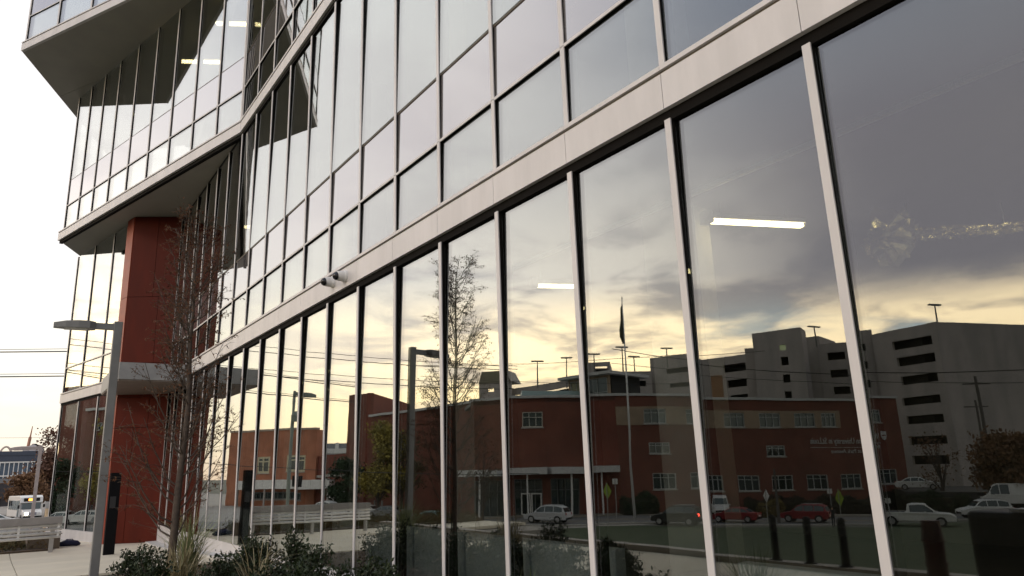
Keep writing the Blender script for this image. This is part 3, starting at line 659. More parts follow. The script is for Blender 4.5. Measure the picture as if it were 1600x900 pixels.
def vehicle(name, label, cat, kind, pm, x, y, z, heading, group=None, brake=None, lights=False):
    K = KIND[kind]; t = thing(name, label, cat, (x, y, z), R(heading), group); W = K['W']/2
    def slab(poly, ws, nm, m, bevel=0.):
        """profile extruded across the width; ws(x,z)->half width"""
        mb = MB(); n = len(poly); vs = [(px, -ws(px, pz), pz) for px, pz in poly]+[(px, ws(px, pz), pz) for px, pz in poly]
        mb.add(vs, [tuple(range(n)), tuple(range(n, 2*n))[::-1]]+[(i+n, (i+1) % n+n, (i+1) % n, i) for i in range(n)])
        o = mb.build(nm, m, t, bevel=bevel)
        bm = bmesh.new(); bm.from_mesh(o.data); bmesh.ops.recalc_face_normals(bm, faces=bm.faces); bm.to_mesh(o.data); bm.free(); return o
    body = K['body']; slab(body, lambda a, b: W*(1-.06*(abs(a)/K['L']*2)**4-.05*max(0, b-.75)), 'body', pm, .05)
    cab = K['cab']; zt = max(p[1] for p in cab); zb = min(p[1] for p in cab)
    wc = lambda a, b: W*(.93-.20*(b-zb)/(zt-zb))
    slab(cab, wc, 'cabin', pm, .03)
    # side glass: proud of the cabin, split by pillars
    x0, x1 = cab[0][0], cab[-1][0]
    def topz(px):
        for (a, b), (c, d) in zip(cab[:-1], cab[1:]):
            if a <= px <= c: return b+(d-b)*(px-a)/(c-a)
        return zb
    lo = x0+.25; hi = x1-.28; npn = 1 if kind == 'pickup' else 3
    if kind == 'van': lo = .2; npn = 2
    for sd_ in (-1, 1):
        for i in range(npn):
            a, b = lo+(hi-lo)*i/npn+.04, lo+(hi-lo)*(i+1)/npn-.04; zlo = zb+.07
            xs = [a, a+(b-a)*.33, a+(b-a)*.66, b]; up = [max(zlo+.02, min(zt-.10, topz(xx)-.09)) for xx in xs]
            pts = [(xx, zlo) for xx in xs]+[(xx, zz) for xx, zz in zip(xs[::-1], up[::-1])]
            mb = MB(); vs = [(px, sd_*(wc(px, pz)-.01), pz) for px, pz in pts]+[(px, sd_*(wc(px, pz)+.012), pz) for px, pz in pts]; n = 8
            mb.add(vs, [tuple(range(n)), tuple(range(n, 16))[::-1]]+[(k, (k+1) % n, (k+1) % n+n, k+n) for k in range(n)]); mb.build('side_window', VGL, t)
    def slant(p, r2, nm, lo_=.12, hi_=.88, inn=.08):
        (a, b), (c, d) = p, r2; P0_ = (a+(c-a)*lo_, b+(d-b)*lo_); P1_ = (a+(c-a)*hi_, b+(d-b)*hi_); nx_ = (b-d); nz_ = (c-a); l = math.hypot(nx_, nz_); s = 1 if (nx_*(a)+0) > 0 or a > 0 else -1
        ox, oz = abs(nx_)/l*.012*s, abs(nz_)/l*.012
        vs = []
        for k in (-1, 1):
            for (xx, zz) in (P0_, P1_):
                for sy in (-1, 1): vs.append((xx+ox*k, sy*(wc(xx, zz)-inn), zz+oz*k))
        mb = MB(); mb.add(vs, [(0, 1, 3, 2), (4, 6, 7, 5), (0, 4, 5, 1), (2, 3, 7, 6), (0, 2, 6, 4), (1, 5, 7, 3)]); mb.build(nm, VGL, t)
    slant(cab[-1], cab[-2], 'windscreen'); slant(cab[0], cab[1], 'rear_window')
    for wx in K['wh']:
        for sd_ in (-1, 1):
            MB().tube([(wx, sd_*(W-.21), K['wr']), (wx, sd_*(W+.01), K['wr'])], K['wr'], 18).build('tyre', TYRE, t)
            MB().tube([(wx, sd_*(W-.0), K['wr']), (wx, sd_*(W+.02), K['wr'])], K['wr']*.62, 12).build('rim', RIM, t)
    fx = max(p[0] for p in body); bx = min(p[0] for p in body)
    for sd_ in (-1, 1):
        MB().box((fx-.10, sd_*(W-.28), .70 if kind != 'van' else .85), (.16, .34, .15)).build('headlight', HON if lights else HDL, t)
        MB().box((bx+.09, sd_*(W-.18), .88 if kind != 'van' else 1.0), (.16, .22, .26 if kind == 'suv' else .2)).build('tail_light', TLON if brake else TLL, t)
        MB().box((.75 if kind != 'van' else 1.35, sd_*(W+.07), zb+.06), (.16, .16, .13)).build('wing_mirror', pm, t)
    MB().box((fx-.01, 0, .50), (.08, W*1.1, .16)).build('grille', PLAS, t); MB().box((bx+.02, 0, .45), (.10, W*1.7, .16)).build('bumper', PLAS, t)
    MB().box((bx-.0, 0, .66), (.09, .5, .12)).build('number_plate', WHT, t)
    if kind == 'pickup':
        MB().b2((-2.68, -W+.14, .9), (-.75, W-.14, 1.145)).build('cargo_bed', PLAS, t)
    if kind == 'suv':
        for sd_ in (-1, 1): MB().tube([(-1.5, sd_*W*.66, 1.71), (.1, sd_*W*.66, 1.72)], .02, 5).build('roof_rail', RIM, t)
    return t
SILV = paint('silver', (.55, .56, .57)); DRED = paint('dark_red', (.22, .012, .018)); WHP = paint('white', (.75, .75, .73)); DKB = paint('black', (.02, .022, .025)); TEA = paint('teal', (.20, .36, .36)); GRYP = paint('grey', (.25, .26, .27))
def lookdir(px0, py0, px1, py1, z=ST):      # heading so that the nose points from the first mirrored pixel to the second
    a, b = rz(px0, py0, z), rz(px1, py1, z); return math.degrees(math.atan2(b.y-a.y, b.x-a.x)), (a+b)/2
def vcar(name, label, cat, kind, pm, pc, py, dist, headv, **k):
    """parked where its mirror image stands: pc = pixel column, headv = heading relative to the line of sight (deg)"""
    P = rd(pc, py, dist); O, d = unref(pc, py); P = Vector((P.x, P.y, ST+.02)); h = math.degrees(math.atan2(d.y, d.x))+headv
    return vehicle(name, label, cat, kind, pm, P.x, P.y, P.z, h, **k)
vcar('parked_car', 'silver compact SUV parked by the brick building entrance', 'car', 'suv', SILV, 854, 805, 66, -68, group=None)
vcar('parked_car', 'dark red saloon left of the hedge, partly behind the mullion reflection', 'car', 'sedan', DRED, 1150, 800, 70, -72)
vcar('parked_car', 'dark red SUV right of the yellow bush with pale roof', 'car', 'suv', DRED, 1260, 797, 72, -76)
vcar('parked_car', 'black car with one glowing red tail light by the flower kerb', 'car', 'suv', DKB, 1052, 800, 62, -70, brake=True)
vcar('pickup_truck', 'white pickup truck driving left in the street', 'pickup truck', 'pickup', WHP, 1432, 800, 64, 92)
vcar('parked_car', 'white car on the higher lot behind the hedge', 'car', 'sedan', WHP, 1440, 770, 92, 95).location.z = ST+2.1
vcar('parked_van', 'white boxy van between red car and brick wall', 'van', 'van', WHP, 1126, 785, 84, 180)
vcar('parked_car', 'pale teal car with lit brake lights on the street', 'car', 'sedan', TEA, 668, 812, 64, -60, brake=True)
for px, dd, hv, pm, lab, kd in ((541, 84, -50, WHP, 'white saloon second in the row beyond the rail, left of the yellow tree', 'sedan'), (571, 82, -55, WHP, 'white saloon parked right of the white tank', 'sedan'), (604, 80, -55, GRYP, 'grey car at the right end of the row under the yellow tree', 'sedan'), (508, 88, -45, WHP, 'white car at the left end of the row by the canopy', 'suv')):
    vcar('parked_car', lab, 'car', kd, pm, px, 800, dd, hv, group='cars parked in a row by the canopy')
vcar('parked_van', 'white van parked far behind the row of saloons', 'van', 'van', WHP, 570, 795, 104, -85)
# white round tank trailer
P = rd(532, 790, 100)
t = thing('tank_trailer', 'white rounded tank trailer behind the parked white saloons', 'tank trailer', (P.x, P.y, ST), R(115))
MB().tube([(-2.5, 0, 1.75), (-2.2, 0, 1.75), (2.2, 0, 1.75), (2.5, 0, 1.75)], [.7, 1.15, 1.15, .7], 18).build('tank', WHP, t, smooth=True)
for x in (-1.5, 1.5): MB().tube([(x, -1.1, .45), (x, 1.1, .45)], .45, 14).build('wheel', TYRE, t)
MB().b2((-2.3, -.5, .5), (2.3, .5, .65)).build('chassis', PLAS, t)

# bus straight ahead
P = atz(43, 806, ST); P = P*(112/P.length); P.z = ST+.02
t = thing('shuttle_bus', 'white shuttle bus with glowing orange destination sign and lit headlight', 'bus', P, R(-90+9))
BW = WHP
m = MB(); 
def prof(poly, w, z=0): 
    mb = MB(); n = len(poly); vs = [(a, -w, b) for a, b in poly]+[(a, w, b) for a, b in poly]
    mb.add(vs, [tuple(range(n)), tuple(range(n, 2*n))[::-1]]+[(i+n, (i+1) % n+n, (i+1) % n, i) for i in range(n)]); return mb
def fixn(o):
    bm = bmesh.new(); bm.from_mesh(o.data); bmesh.ops.recalc_face_normals(bm, faces=bm.faces); bm.to_mesh(o.data); bm.free(); return o
fixn(prof([(-6, .5), (-6, 2.8), (-5.7, 3.0), (.9, 3.05), (1.35, 2.85), (1.45, 2.2), (1.1, 2.05), (1.1, .5)], 1.2).build('bus_body', BW, t, bevel=.06))
fixn(prof([(1.1, .5), (1.1, 1.45), (1.6, 1.4), (2.35, 1.2), (2.5, .95), (2.5, .45)], 1.0).build('bonnet', BW, t, bevel=.06))
fixn(prof([(1.12, 1.46), (1.42, 2.12), (1.46, 2.12), (1.6, 1.42)], .98).build('windscreen', VGL, t))
MB().b2((1.40, -.85, 2.36), (1.48, .85, 2.76)).build('sign_box', PLAS, t)
MB().b2((1.481, -.36, 2.42), (1.50, .30, 2.70)).build('destination_sign', mat('orange_led', (.9, .3, .05), .4, emit=((1., .32, .05), 3.)), t)
for i in range(5): MB().b2((-5.3+i*1.15, -1.225, 1.35), (-4.4+i*1.15, -1.19, 2.45)).build('side_window', VGL, t)
MB().b2((.2, -1.23, .55), (1.0, -1.20, 2.5)).build('door', VGL, t)
for sd_ in (-1, 1):
    MB().b2((2.44, sd_*.62-.18, .78), (2.54, sd_*.62+.18, 1.02)).build('headlight', HON if sd_ < 0 else HDL, t)
    MB().box((1.5, sd_*1.35, 1.75), (.12, .2, .42)).build('wing_mirror', PLAS, t)
    for wx in (1.6, -3.9): MB().tube([(wx, sd_*.75, .42), (wx, sd_*1.02, .42)], .42, 16).build('wheel', TYRE, t)
MB().b2((2.48, -.42, .72), (2.53, .42, 1.05)).build('grille', mat('grey_grille', (.25, .25, .3), .4), t); MB().b2((2.47, -1, .42), (2.62, 1, .62)).build('bumper', PLAS, t)
P = atz(4, 803, ST); P = P*(100/P.length)
vehicle('parked_car', 'white saloon at the left edge beside the shuttle bus', 'car', 'sedan', WHP, P.x-.6, P.y, ST+.02, 10)
# grey lorry behind
P = atz(14, 800, ST); P = P*(135/P.length)
t = thing('flatbed_lorry', 'dark grey lorry with its spare wheel showing, behind the white saloon', 'lorry', (P.x-.6, P.y, ST), R(4))
MB().b2((-6, -1.2, 1.3), (3.4, 1.2, 4.6)).build('cargo_box', mat('dark_tarpaulin', (.07, .065, .07), .8, bump=.05, bscale=3), t)
MB().b2((-6, -1.26, 4.7), (3.6, 1.26, 5.3)).build('roof_load', GRYP, t)
for x in (-4.5, -3.3, 2.2): MB().tube([(x, -1.25, .55), (x, -.9, .55)], .55, 16).build('wheel', TYRE, t)
MB().tube([(-1.6, -1.45, 2.3), (-1.6, -1.2, 2.3)], .85, 18).build('spare_wheel', TYRE, t); MB().tube([(-1.6, -1.5, 2.3), (-1.6, -1.46, 2.3)], .5, 14).build('spare_rim', RIM, t)

# ------------------------------------------------------------------ far things seen straight ahead
def ahead(px, py, D): v = ray(px, py); return v*(D/math.hypot(v.x, v.y))
a, b = ahead(-140, 713, 330), ahead(66, 711, 330); zt = ahead(20, 711.5, 330).z
t = thing('laboratory_building', 'long blue-glass building with white fins at the end of the avenue', 'building', (a.x, a.y, ST))
dx = Vector((b.x-a.x, b.y-a.y, 0)); Ld = dx.length; an = math.atan2(dx.y, dx.x)
LB = Face((a.x, a.y), (dx.x, dx.y), (dx.y, -dx.x)); NAV = mat('navy_cladding', (.05, .065, .10), .5); BGL = mat('blue_curtain_glass', (.10, .15, .22), .3)
def fb(face, name, a0, a1, o0, o1, z0, z1, m, parent): return fbox(face, name, a0, a1, o0, o1, z0, z1, m, parent=parent)
fb(LB, 'wall', 0, Ld, -30, -.5, ST, zt-.02, BGL, t); fb(LB, 'parapet', -1, Ld, -30.5, .3, zt, zt+1.5, NAV, t); fb(LB, 'upper_band', 0, Ld-.5, -.49, .1, zt-2.2, zt-.05, NAV, t)
for i in range(44): fb(LB, 'fin', i*1.42+.3, i*1.42+.55, -.48, .35, zt-12.5, zt-2.4, WHT, t)
fb(LB, 'transom', 0, Ld, -.47, .3, zt-2.75, zt-2.3, WHT, t); fb(LB, 'transom', 0, Ld, -.47, .3, zt-7.6, zt-7.2, WHT, t)
fb(LB, 'ground_wall', 0, Ld, -.4, 2., ST, zt-14.2, mat('pale_stone', (.45, .42, .37), .9), t); fb(LB, 'canopy', Ld*.42, Ld*.9, .2, 6, zt-12.6, zt-11.9, WHT, t)
P = ahead(47, 712, 420); Q_ = ahead(70, 712, 420)
t = thing('domed_hall', 'pale hall with rounded shoulder rising behind the blue-glass building', 'building', (P.x, P.y, ST))
Wd = (ahead(64, 712, 420)-ahead(25, 712, 420)).length; hz = ahead(45, 695, 420).z-ST
pr_ = [(-Wd/2, 0), (-Wd/2, hz*.68), (-Wd/2+1.6, hz*.86), (-Wd/2+4., hz*.96), (-Wd/2+6.5, hz), (0, hz), (Wd*.35, hz*.97), (Wd/2, hz*.88), (Wd/2, 0)]
fixn(prof(pr_, 12).build('hall_shell', mat('pale_metal_cladding', (.62, .58, .60), .6), t))
for i in range(4): MB().b2((-Wd/2+3.5+i*3, -12.1, hz*.6), (-Wd/2+3.7+i*3, -12.01, hz*.93)).build('panel_seam', GREY, t)
# gateway arch, kilometres away
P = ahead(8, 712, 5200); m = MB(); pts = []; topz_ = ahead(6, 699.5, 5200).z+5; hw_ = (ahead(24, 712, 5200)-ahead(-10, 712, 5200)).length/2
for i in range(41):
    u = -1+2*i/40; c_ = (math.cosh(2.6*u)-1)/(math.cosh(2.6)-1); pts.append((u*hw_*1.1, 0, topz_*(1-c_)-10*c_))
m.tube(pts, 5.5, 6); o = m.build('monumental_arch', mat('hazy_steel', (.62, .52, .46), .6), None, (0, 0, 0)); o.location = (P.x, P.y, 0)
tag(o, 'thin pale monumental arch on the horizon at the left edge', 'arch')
# crane jib
P = ahead(44, 698, 600); T = ahead(51, 666, 600)
t = thing('construction_crane', 'slanting crane jib rising above the pale hall', 'crane', (P.x, P.y, ST))
d = T-P
MB().tube([(0, 0, 0), (0, 0, P.z-ST)], .55, 5).build('mast', mat('rust_red_steel', (.42, .20, .14), .7), t)
MB().tube([(0, 0, P.z-ST), (d.x*.45, d.y*.45, P.z-ST+d.z*.42), (d.x*.5, d.y*.5, P.z-ST+d.z*.5)], [1.0, 1.0, .6], 5).build('lower_jib', MATS['rust_red_steel'], t)
MB().tube([(d.x*.5, d.y*.5, P.z-ST+d.z*.5), (d.x, d.y, P.z-ST+d.z)], [.5, .25], 5).build('upper_jib', MATS['rust_red_steel'], t)
# long low parapet wall of the overpass
a, b = ahead(-60, 770, 210), ahead(40, 762, 190)
o = MB().box(((a+b)/2).to_tuple(), ((b-a).length, .5, 1.9), math.atan2(b.y-a.y, b.x-a.x)).build('overpass_wall', mat('pale_stone', (.45, .42, .37), .9), None, (0, 0, 0)); tag(o, 'pale low overpass wall behind the lorry', 'wall')
for px, py, D, H_, cr_, cm, lab, sd_ in ((45, 800, 122, 5.6, 2.3, BRN, 'broad autumn-brown tree right behind the bus', 21), (77, 800, 125, 8.8, 2.2, RDL, 'tall russet-brown tree left of the glass wing', 22), (88, 800, 150, 13.5, 4.5, RDL, 'dark russet tree farthest right before the glass wing', 23), (28, 800, 175, 5.5, 3.0, BRN, 'small brown tree behind the lorry roof', 24)):
    P = ahead(px, 760, D); tree('autumn_tree', lab, P.x, P.y, ST, H_, cr_, H_*.62, cm, sd_, n=4200, size=.42, group='autumn trees along the avenue', tr=.22)
P = ahead(75, 795, 62)
t = thing('marker_post', 'short cream marker post by the thin tree stem', 'post', (P.x, P.y, ST)); MB().tube([(0, 0, 0), (0, 0, 2.9)], .16, 8).build('post', mat('cream_plastic', (.60, .45, .28), .6), t); MB().tube([(0, 0, 2.9), (0, 0, 3.35)], .2, 8).build('cap', GREY, t)
# overhead wires
def wire(label, a, b, sag, r=.018, n=14, name='power_line', group='overhead power lines'):
    a, b = Vector(a), Vector(b); pts = [a.lerp(b, i/n)-Vector((0, 0, sag*4*(i/n)*(1-i/n))) for i in range(n+1)]
    o = MB().tube(pts, r, 4, cap=False).build(name, mat('black_wire', (.03, .03, .032), .7)); return tag(o, label, 'power line', group)
for i, (y_, r__) in enumerate(((541.5, .02), (545.5, .045), (580, .02), (584, .045))):
    a, b = ahead(-300, y_+4, 62), ahead(118, y_, 55)
    e = (b-a); wire(['uppermost thin wire at the left of the wing', 'thicker wire just under the uppermost one', 'third wire down at the left of the wing', 'lowest of the four wires at the left of the wing'][i], a-e*.6, b+e*1.2, .15, r__)
a, b = ahead(-80, 684, 95), ahead(110, 680, 95); wire('faint low wire above the pale hall', a, b+(b-a), .2, .02)

# ------------------------------------------------------------------ the buildings across the street (seen mirrored in the glass)
FAC = Vector((4.4, 10, 0))
class Wall(Face):
    def __init__(s, a, b):
        a, b = Vector((a[0], a[1], 0)), Vector((b[0], b[1], 0)); t = (b-a).normalized(); n = Vector((t.y, -t.x, 0))
        if n.dot(FAC-a) < 0: n = -n
        super().__init__((a.x, a.y), (t.x, t.y), (n.x, n.y)); s.L = (b-a).length
    def uz(s, px, py):
        O, d = unref(px, py); k = (s.n.dot(s.P0)-s.n.dot(O))/s.n.dot(d); P = O+d*k; return (P-s.P0).dot(s.t), P.z
def gridwall(face, name, u0, u1, z0, z1, holes, m, parent, th=.35, out=0.):
    """solid wall with rectangular openings (a,b,c,d)=(u0,u1,z0,z1)"""
    us = sorted({u0, u1, *[min(max(h[i], u0), u1) for h in holes for i in (0, 1)]}); zs = sorted({z0, z1, *[min(max(h[i], z0), z1) for h in holes for i in (2, 3)]})
    mb = MB(); O = face.P0
    for za, zb_ in zip(zs[:-1], zs[1:]):
        run = None
        for ua, ub in list(zip(us[:-1], us[1:]))+[(None, None)]:
            solid = ua is not None and not any(h[0] <= (ua+ub)/2 <= h[1] and h[2] <= (za+zb_)/2 <= h[3] for h in holes)
            if solid: run = (run[0], ub) if run else (ua, ub)
            elif run:
                c = face.p((run[0]+run[1])/2, out-th/2, (za+zb_)/2)-O; mb.box(c, (run[1]-run[0], th, zb_-za), face.ang); run = None
    o = mb.build(name, m, parent, (0, 0, 0)); o.location = O-wl(parent); return o
FRM = mat('pale_window_frame', (.50, .52, .50), .6)
def window(face, u0, u1, z0, z1, parent, cols=3, rows=(.28,), fr=FRM, gl=None, w=.10, sill=True):
    """frame with mullions set in an opening; pane and sill are its parts"""
    c = face.P0; mb = MB()
    def bx(a, b, o0, o1, c0, c1): mb.box(face.p((a+b)/2, (o0+o1)/2, (c0+c1)/2)-c, (b-a, o1-o0, c1-c0), face.ang)
    bx(u0, u0+w, -.25, -.05, z0, z1); bx(u1-w, u1, -.25, -.05, z0, z1); bx(u0+w, u1-w, -.25, -.05, z0, z0+w); bx(u0+w, u1-w, -.25, -.05, z1-w, z1)
    for i in range(1, cols): x = u0+(u1-u0)*i/cols; bx(x-w*.35, x+w*.35, -.24, -.07, z0+w, z1-w)
    for r in rows: zz = z1-(z1-z0)*r; bx(u0+w, u1-w, -.235, -.075, zz-w*.3, zz+w*.3)
    f = mb.build('window', fr, parent, (0, 0, 0)); f.location = c-wl(parent)
    m2 = MB(); m2.box(face.p((u0+u1)/2, -.20, (z0+z1)/2)-c, (u1-u0-.05, .03, z1-z0-.05), face.ang); m2.build('pane', gl or WGL, f)
    if sill: m3 = MB(); m3.box(face.p((u0+u1)/2, .04, z0-.07)-c, (u1-u0+.24, .16, .13), face.ang); m3.build('sill', mat('stone_sill', (.42, .40, .36), .8), f)
    return f
BRK = brickmat('red_brick', (.20, .054, .032), (.165, .045, .027), (.16, .10, .07)); BRK2 = brickmat('orange_brick', (.46, .17, .09), (.41, .145, .075), (.36, .20, .13)); TAN = brickmat('tan_brick', (.40, .30, .20), (.36, .26, .175), (.30, .24, .18))
BRK3 = brickmat('dark_red_brick', (.22, .052, .032), (.19, .044, .026), (.16, .09, .065))
CST = mat('garage_concrete', (.52, .47, .44), .85, (.40, .37, .35), .5, streak=.2); COP = mat('white_coping', (.60, .60, .58), .6); DARKI = mat('garage_interior', (.035, .035, .033), .9)
# ---- brick university building: straight wing + curved entrance wing
ZR = 8.55
e0, e1 = rz(957, 622, ZR), rz(1403, 627, ZR)
W1 = Wall(e0, e1)
root = thing('brick_university_building', 'long three-storey red brick building with tan window band, curved entrance canopy and white lettering', 'building', (e0.x, e0.y, ST))
def wrect(W, cx, cy, w_, h_):
    ua, ub = W.uz(cx-w_/2, cy)[0], W.uz(cx+w_/2, cy)[0]; za, zb_ = W.uz(cx, cy+h_/2)[1], W.uz(cx, cy-h_/2)[1]
    return (min(ua, ub), max(ua, ub), min(za, zb_), max(za, zb_))
TB0, TB1 = W1.uz(1150, 667)[1], W1.uz(1150, 640)[1]
zrow = {3: (W1.uz(1153, 666)[1]+.05, W1.uz(1153, 643.5)[1]), 2: (W1.uz(1214, 711)[1], W1.uz(1214, 694)[1]), 1: (W1.uz(1167, 765)[1], W1.uz(1167, 740.5)[1])}
hs = []
for row, cxs in ((3, (960, 1022, 1088, 1153, 1209, 1264, 1301, 1370)), (2, (1026, 1214)), (1, (1030, 1087, 1115, 1167, 1220, 1273, 1325, 1383))):
    for cx in cxs:
        u, _ = W1.uz(cx, 700); wd = 2.9 if row != 2 else 2.6
        if cx in (1115, 1301): wd = 2.
        if cx == 960: u += .9
        hs.append((u-wd/2, u+wd/2, *zrow[row]))
hs = [h for h in hs if h[0] > .1 and h[1] < W1.L-.1]
gridwall(W1, 'wall', 0, W1.L, ST, TB0, hs, BRK, root); gridwall(W1, 'tan_band', 0, W1.uz(1312, 650)[0], TB0, TB1, hs, TAN, root, out=.03)
gridwall(W1, 'wall', W1.uz(1312, 650)[0], W1.L, TB0, TB1, hs, BRK, root); gridwall(W1, 'wall', 0, W1.L, TB1, ZR, [], BRK, root)
fbox(W1, 'coping', -.2, W1.L+.1, -.5, .22, ZR, ZR+.30, COP, parent=root)
fbox(W1, 'building_core', 0, W1.L, -16, -.75, ST, ZR-.1, DARKI, parent=root)
for h in hs: window(W1, *h, root, cols=3)
MB().prism([tuple(W1.p(0, -.36, 0))[:2], tuple(W1.p(W1.L, -.36, 0))[:2], tuple(W1.p(W1.L, -18, 0))[:2], tuple(W1.p(0, -18, 0))[:2]], ZR-.4, ZR-.05).build('roof', mat('grey_roof', (.18, .18, .17), .9), root, (0, 0, 0)).location = -wl(root)
side = Wall(W1.p(W1.L, 0, 0), W1.p(W1.L, -18, 0)); gridwall(side, 'end_wall', .36, 18, ST, ZR, [], BRK, root)
# lettering, reads correctly in the street and reversed in the mirror
def letters(txt, W, px0, px1, pyb, zh, m, parent, name='sign_lettering'):
    ua, za = W.uz(px0, pyb); ub, zb_ = W.uz(px1, pyb); cu = bpy.data.curves.new('lettering', 'FONT'); cu.body = txt; cu.size = 1; cu.extrude = .03; cu.resolution_u = 2
    tmp = bpy.data.objects.new('lettering', cu); col.objects.link(tmp); dg = bpy.context.evaluated_depsgraph_get(); me = bpy.data.meshes.new_from_object(tmp.evaluated_get(dg)); bpy.data.objects.remove(tmp); bpy.data.curves.remove(cu)
    xs = [v.co.x for v in me.vertices]; wd = max(xs)-min(xs); k = abs(ub-ua)/wd
    me.materials.clear(); me.materials.append(m)
    ex = Vector((0, 0, 1)).cross(W.n).normalized()       # reading direction for someone facing the wall
    a = W.p(ua, .06, za) if (W.p(ub, 0, 0)-W.p(ua, 0, 0)).dot(ex) > 0 else W.p(ub, .06, zb_)
    o = put(name, me, parent); o.matrix_world = Matrix.Identity(4)
    Mx = Matrix(((ex.x, 0, W.n.x, 0), (ex.y, 0, W.n.y, 0), (0, 1, 0, 0), (0, 0, 0, 1)))
    me.transform(Matrix.Diagonal((k, zh, 1, 1))); me.transform(Mx); o.location = a-wl(parent); return o
LET = mat('white_sign_letters', (.62, .62, .60), .6)
zL = abs(W1.uz(1330, 678)[1]-W1.uz(1330, 692)[1])
letters('Washington University in St.Louis', W1, 1268, 1376, 691, zL*.95, LET, root)
letters('4444 Forest Park Avenue', W1, 1299, 1378, 705, zL*.62, LET, root)
ua, za = W1.uz(1268, 697); ub, _ = W1.uz(1378, 694); fbox(W1, 'sign_rule', min(ua, ub), max(ua, ub), .0, .05, za-.03, za+.03, LET, parent=root)
us, zs_ = W1.uz(1384, 691); m = MB()
sh_ = [(-.42, .95), (.42, .95), (.42, .35), (.25, .05), (0, -.12), (-.25, .05), (-.42, .35)]
ring = [W1.p(us+a_, .0, zs_+b_)-W1.P0 for a_, b_ in sh_]+[W1.p(us+a_, .08, zs_+b_)-W1.P0 for a_, b_ in sh_]
m.add(ring, [tuple(range(7)), tuple(range(7, 14))[::-1]]+[(i, (i+1) % 7, (i+1) % 7+7, i+7) for i in range(7)])
o = m.build('shield_emblem', LET, root, (0, 0, 0)); o.location = W1.P0-wl(root); fixn(o)
fbox(W1, 'shield_bar', us-.30, us+.30, .085, .10, zs_+.40, zs_+.52, BRK3, parent=o if False else root)
# curved wing with the entrance
cp_ = [rz(px, py, ZR) for px, py in ((735, 628), (793, 624), (850, 623), (905, 623.5), (957, 622))]
tot = 0
for i, (a, b) in enumerate(zip(cp_[:-1], cp_[1:])):
    Wc = Wall(a, b); hs = []
    lo, hi = Wc.uz(740, 745)[1]*0+W1.uz(1150, 742)[1], 0
    (ul, _), (ur, _) = Wc.uz(831-18, 657), Wc.uz(831+18, 657)
    if i == 1: hs.append((min(ul, ur)+.1, max(ul, ur)-.1, Wc.uz(831, 669)[1], Wc.uz(831, 645)[1]))
    zc = Wc.uz(830, 737)[1]
    gl0, gl1 = .5, Wc.L-.5
    if i in (0, 1, 2): hs.append((gl0, gl1, ST+.1, zc-.9))
    gridwall(Wc, 'wall', 0, Wc.L, ST, ZR, hs, BRK if i < 3 else BRK3, root)
    fbox(Wc, 'coping', -.05, Wc.L+.05, -.5, .22, ZR, ZR+.30, COP, parent=root)
    for j, h in enumerate(hs):
        if h[3] < 1.5: window(Wc, *h, root, cols=4, rows=(.3,), fr=mat('dark_storefront_frame', (.16, .17, .17), .5), sill=False)
        else: window(Wc, *h, root, cols=3, rows=(.35,), fr=mat('cream_frame', (.62, .60, .52), .6))
    MB().prism([tuple(Wc.p(-.1, 2.9, 0))[:2], tuple(Wc.p(Wc.L+.1, 2.9, 0))[:2], tuple(Wc.p(Wc.L, .02, 0))[:2], tuple(Wc.p(0, .02, 0))[:2]], zc-.42, zc+.30).build('entrance_canopy', COP, root, (0, 0, 0)).location = -wl(root)
    fbox(Wc, 'canopy_column', Wc.L*.5-.09, Wc.L*.5+.09, 2.2, 2.38, ST, zc-.43, WHT, parent=root)
cc = [(p.x, p.y) for p in cp_]+[(-75, 75), (-62, 92), (-45, 90)]
MB().prism(cc, ZR-.5, ZR-.1).build('roof', MATS['grey_roof'], root, (0, 0, 0)).location = -wl(root)
Wd_ = Wall(cp_[1], cp_[2]); zt_ = Wd_.uz(830, 766)[1]
ud, _ = Wd_.uz(829, 780)
for k in (-1, 1): window(Wd_, ud+k*.62-.58, ud+k*.62+.58, ST+.15, ST+2.6, root, cols=1, rows=(), fr=WHT, sill=False, w=.14).name = 'entrance_door'
# roof things of the brick building
P = rd(860, 610, 92); t = thing('roof_skylight', 'greenish glazed gable skylight on the roof of the brick building', 'skylight', (P.x, P.y, ZR-.1), math.atan2(W1.t.y, W1.t.x))
m = MB(); m.add([(-5, -2.5, 0), (5, -2.5, 0), (5, 2.5, 0), (-5, 2.5, 0), (-4.2, 0, 2.6), (4.2, 0, 2.6)], [(3, 2, 1, 0), (0, 1, 5, 4), (2, 3, 4, 5), (1, 2, 5), (3, 0, 4)]); m.build('glazing', mat('pale_green_glazing', (.25, .33, .30), .25), t)
for x in range(9): MB().tube([(-4.6+x*1.15, -2.52, .02), (-4.1+x*1.03, 0, 2.62)], .05, 4).build('glazing_bar', WHT, t)
P = rd(925, 600, 98); t = thing('roof_pavilion', 'tan and glass stair pavilion with flat white roof above the brick building', 'pavilion', (P.x, P.y, ZR), 0)
Wp = Wall(rd(888, 600, 96), rd(948, 600, 92)); zp = Wp.uz(920, 592)[1]
gridwall(Wp, 'wall', 0, Wp.L, ZR-1, zp, [(.3, Wp.L*.35, ZR, zp-.3), (Wp.L*.42, Wp.L-.3, ZR, zp-.3)], TAN, t)
window(Wp, .3, Wp.L*.35, ZR, zp-.3, t, 2, (.5,), gl=mat('yellowish_glass', (.30, .30, .18), .2)); window(Wp, Wp.L*.42, Wp.L-.3, ZR, zp-.3, t, 2, (.5,))
fbox(Wp, 'flat_roof', -1.2, Wp.L+1, -8, 1.2, zp, zp+.4, COP, parent=t); fbox(Wp, 'rear_wall', 0, Wp.L, -7, -.6, ZR-1, zp-.02, DARKI, parent=t)
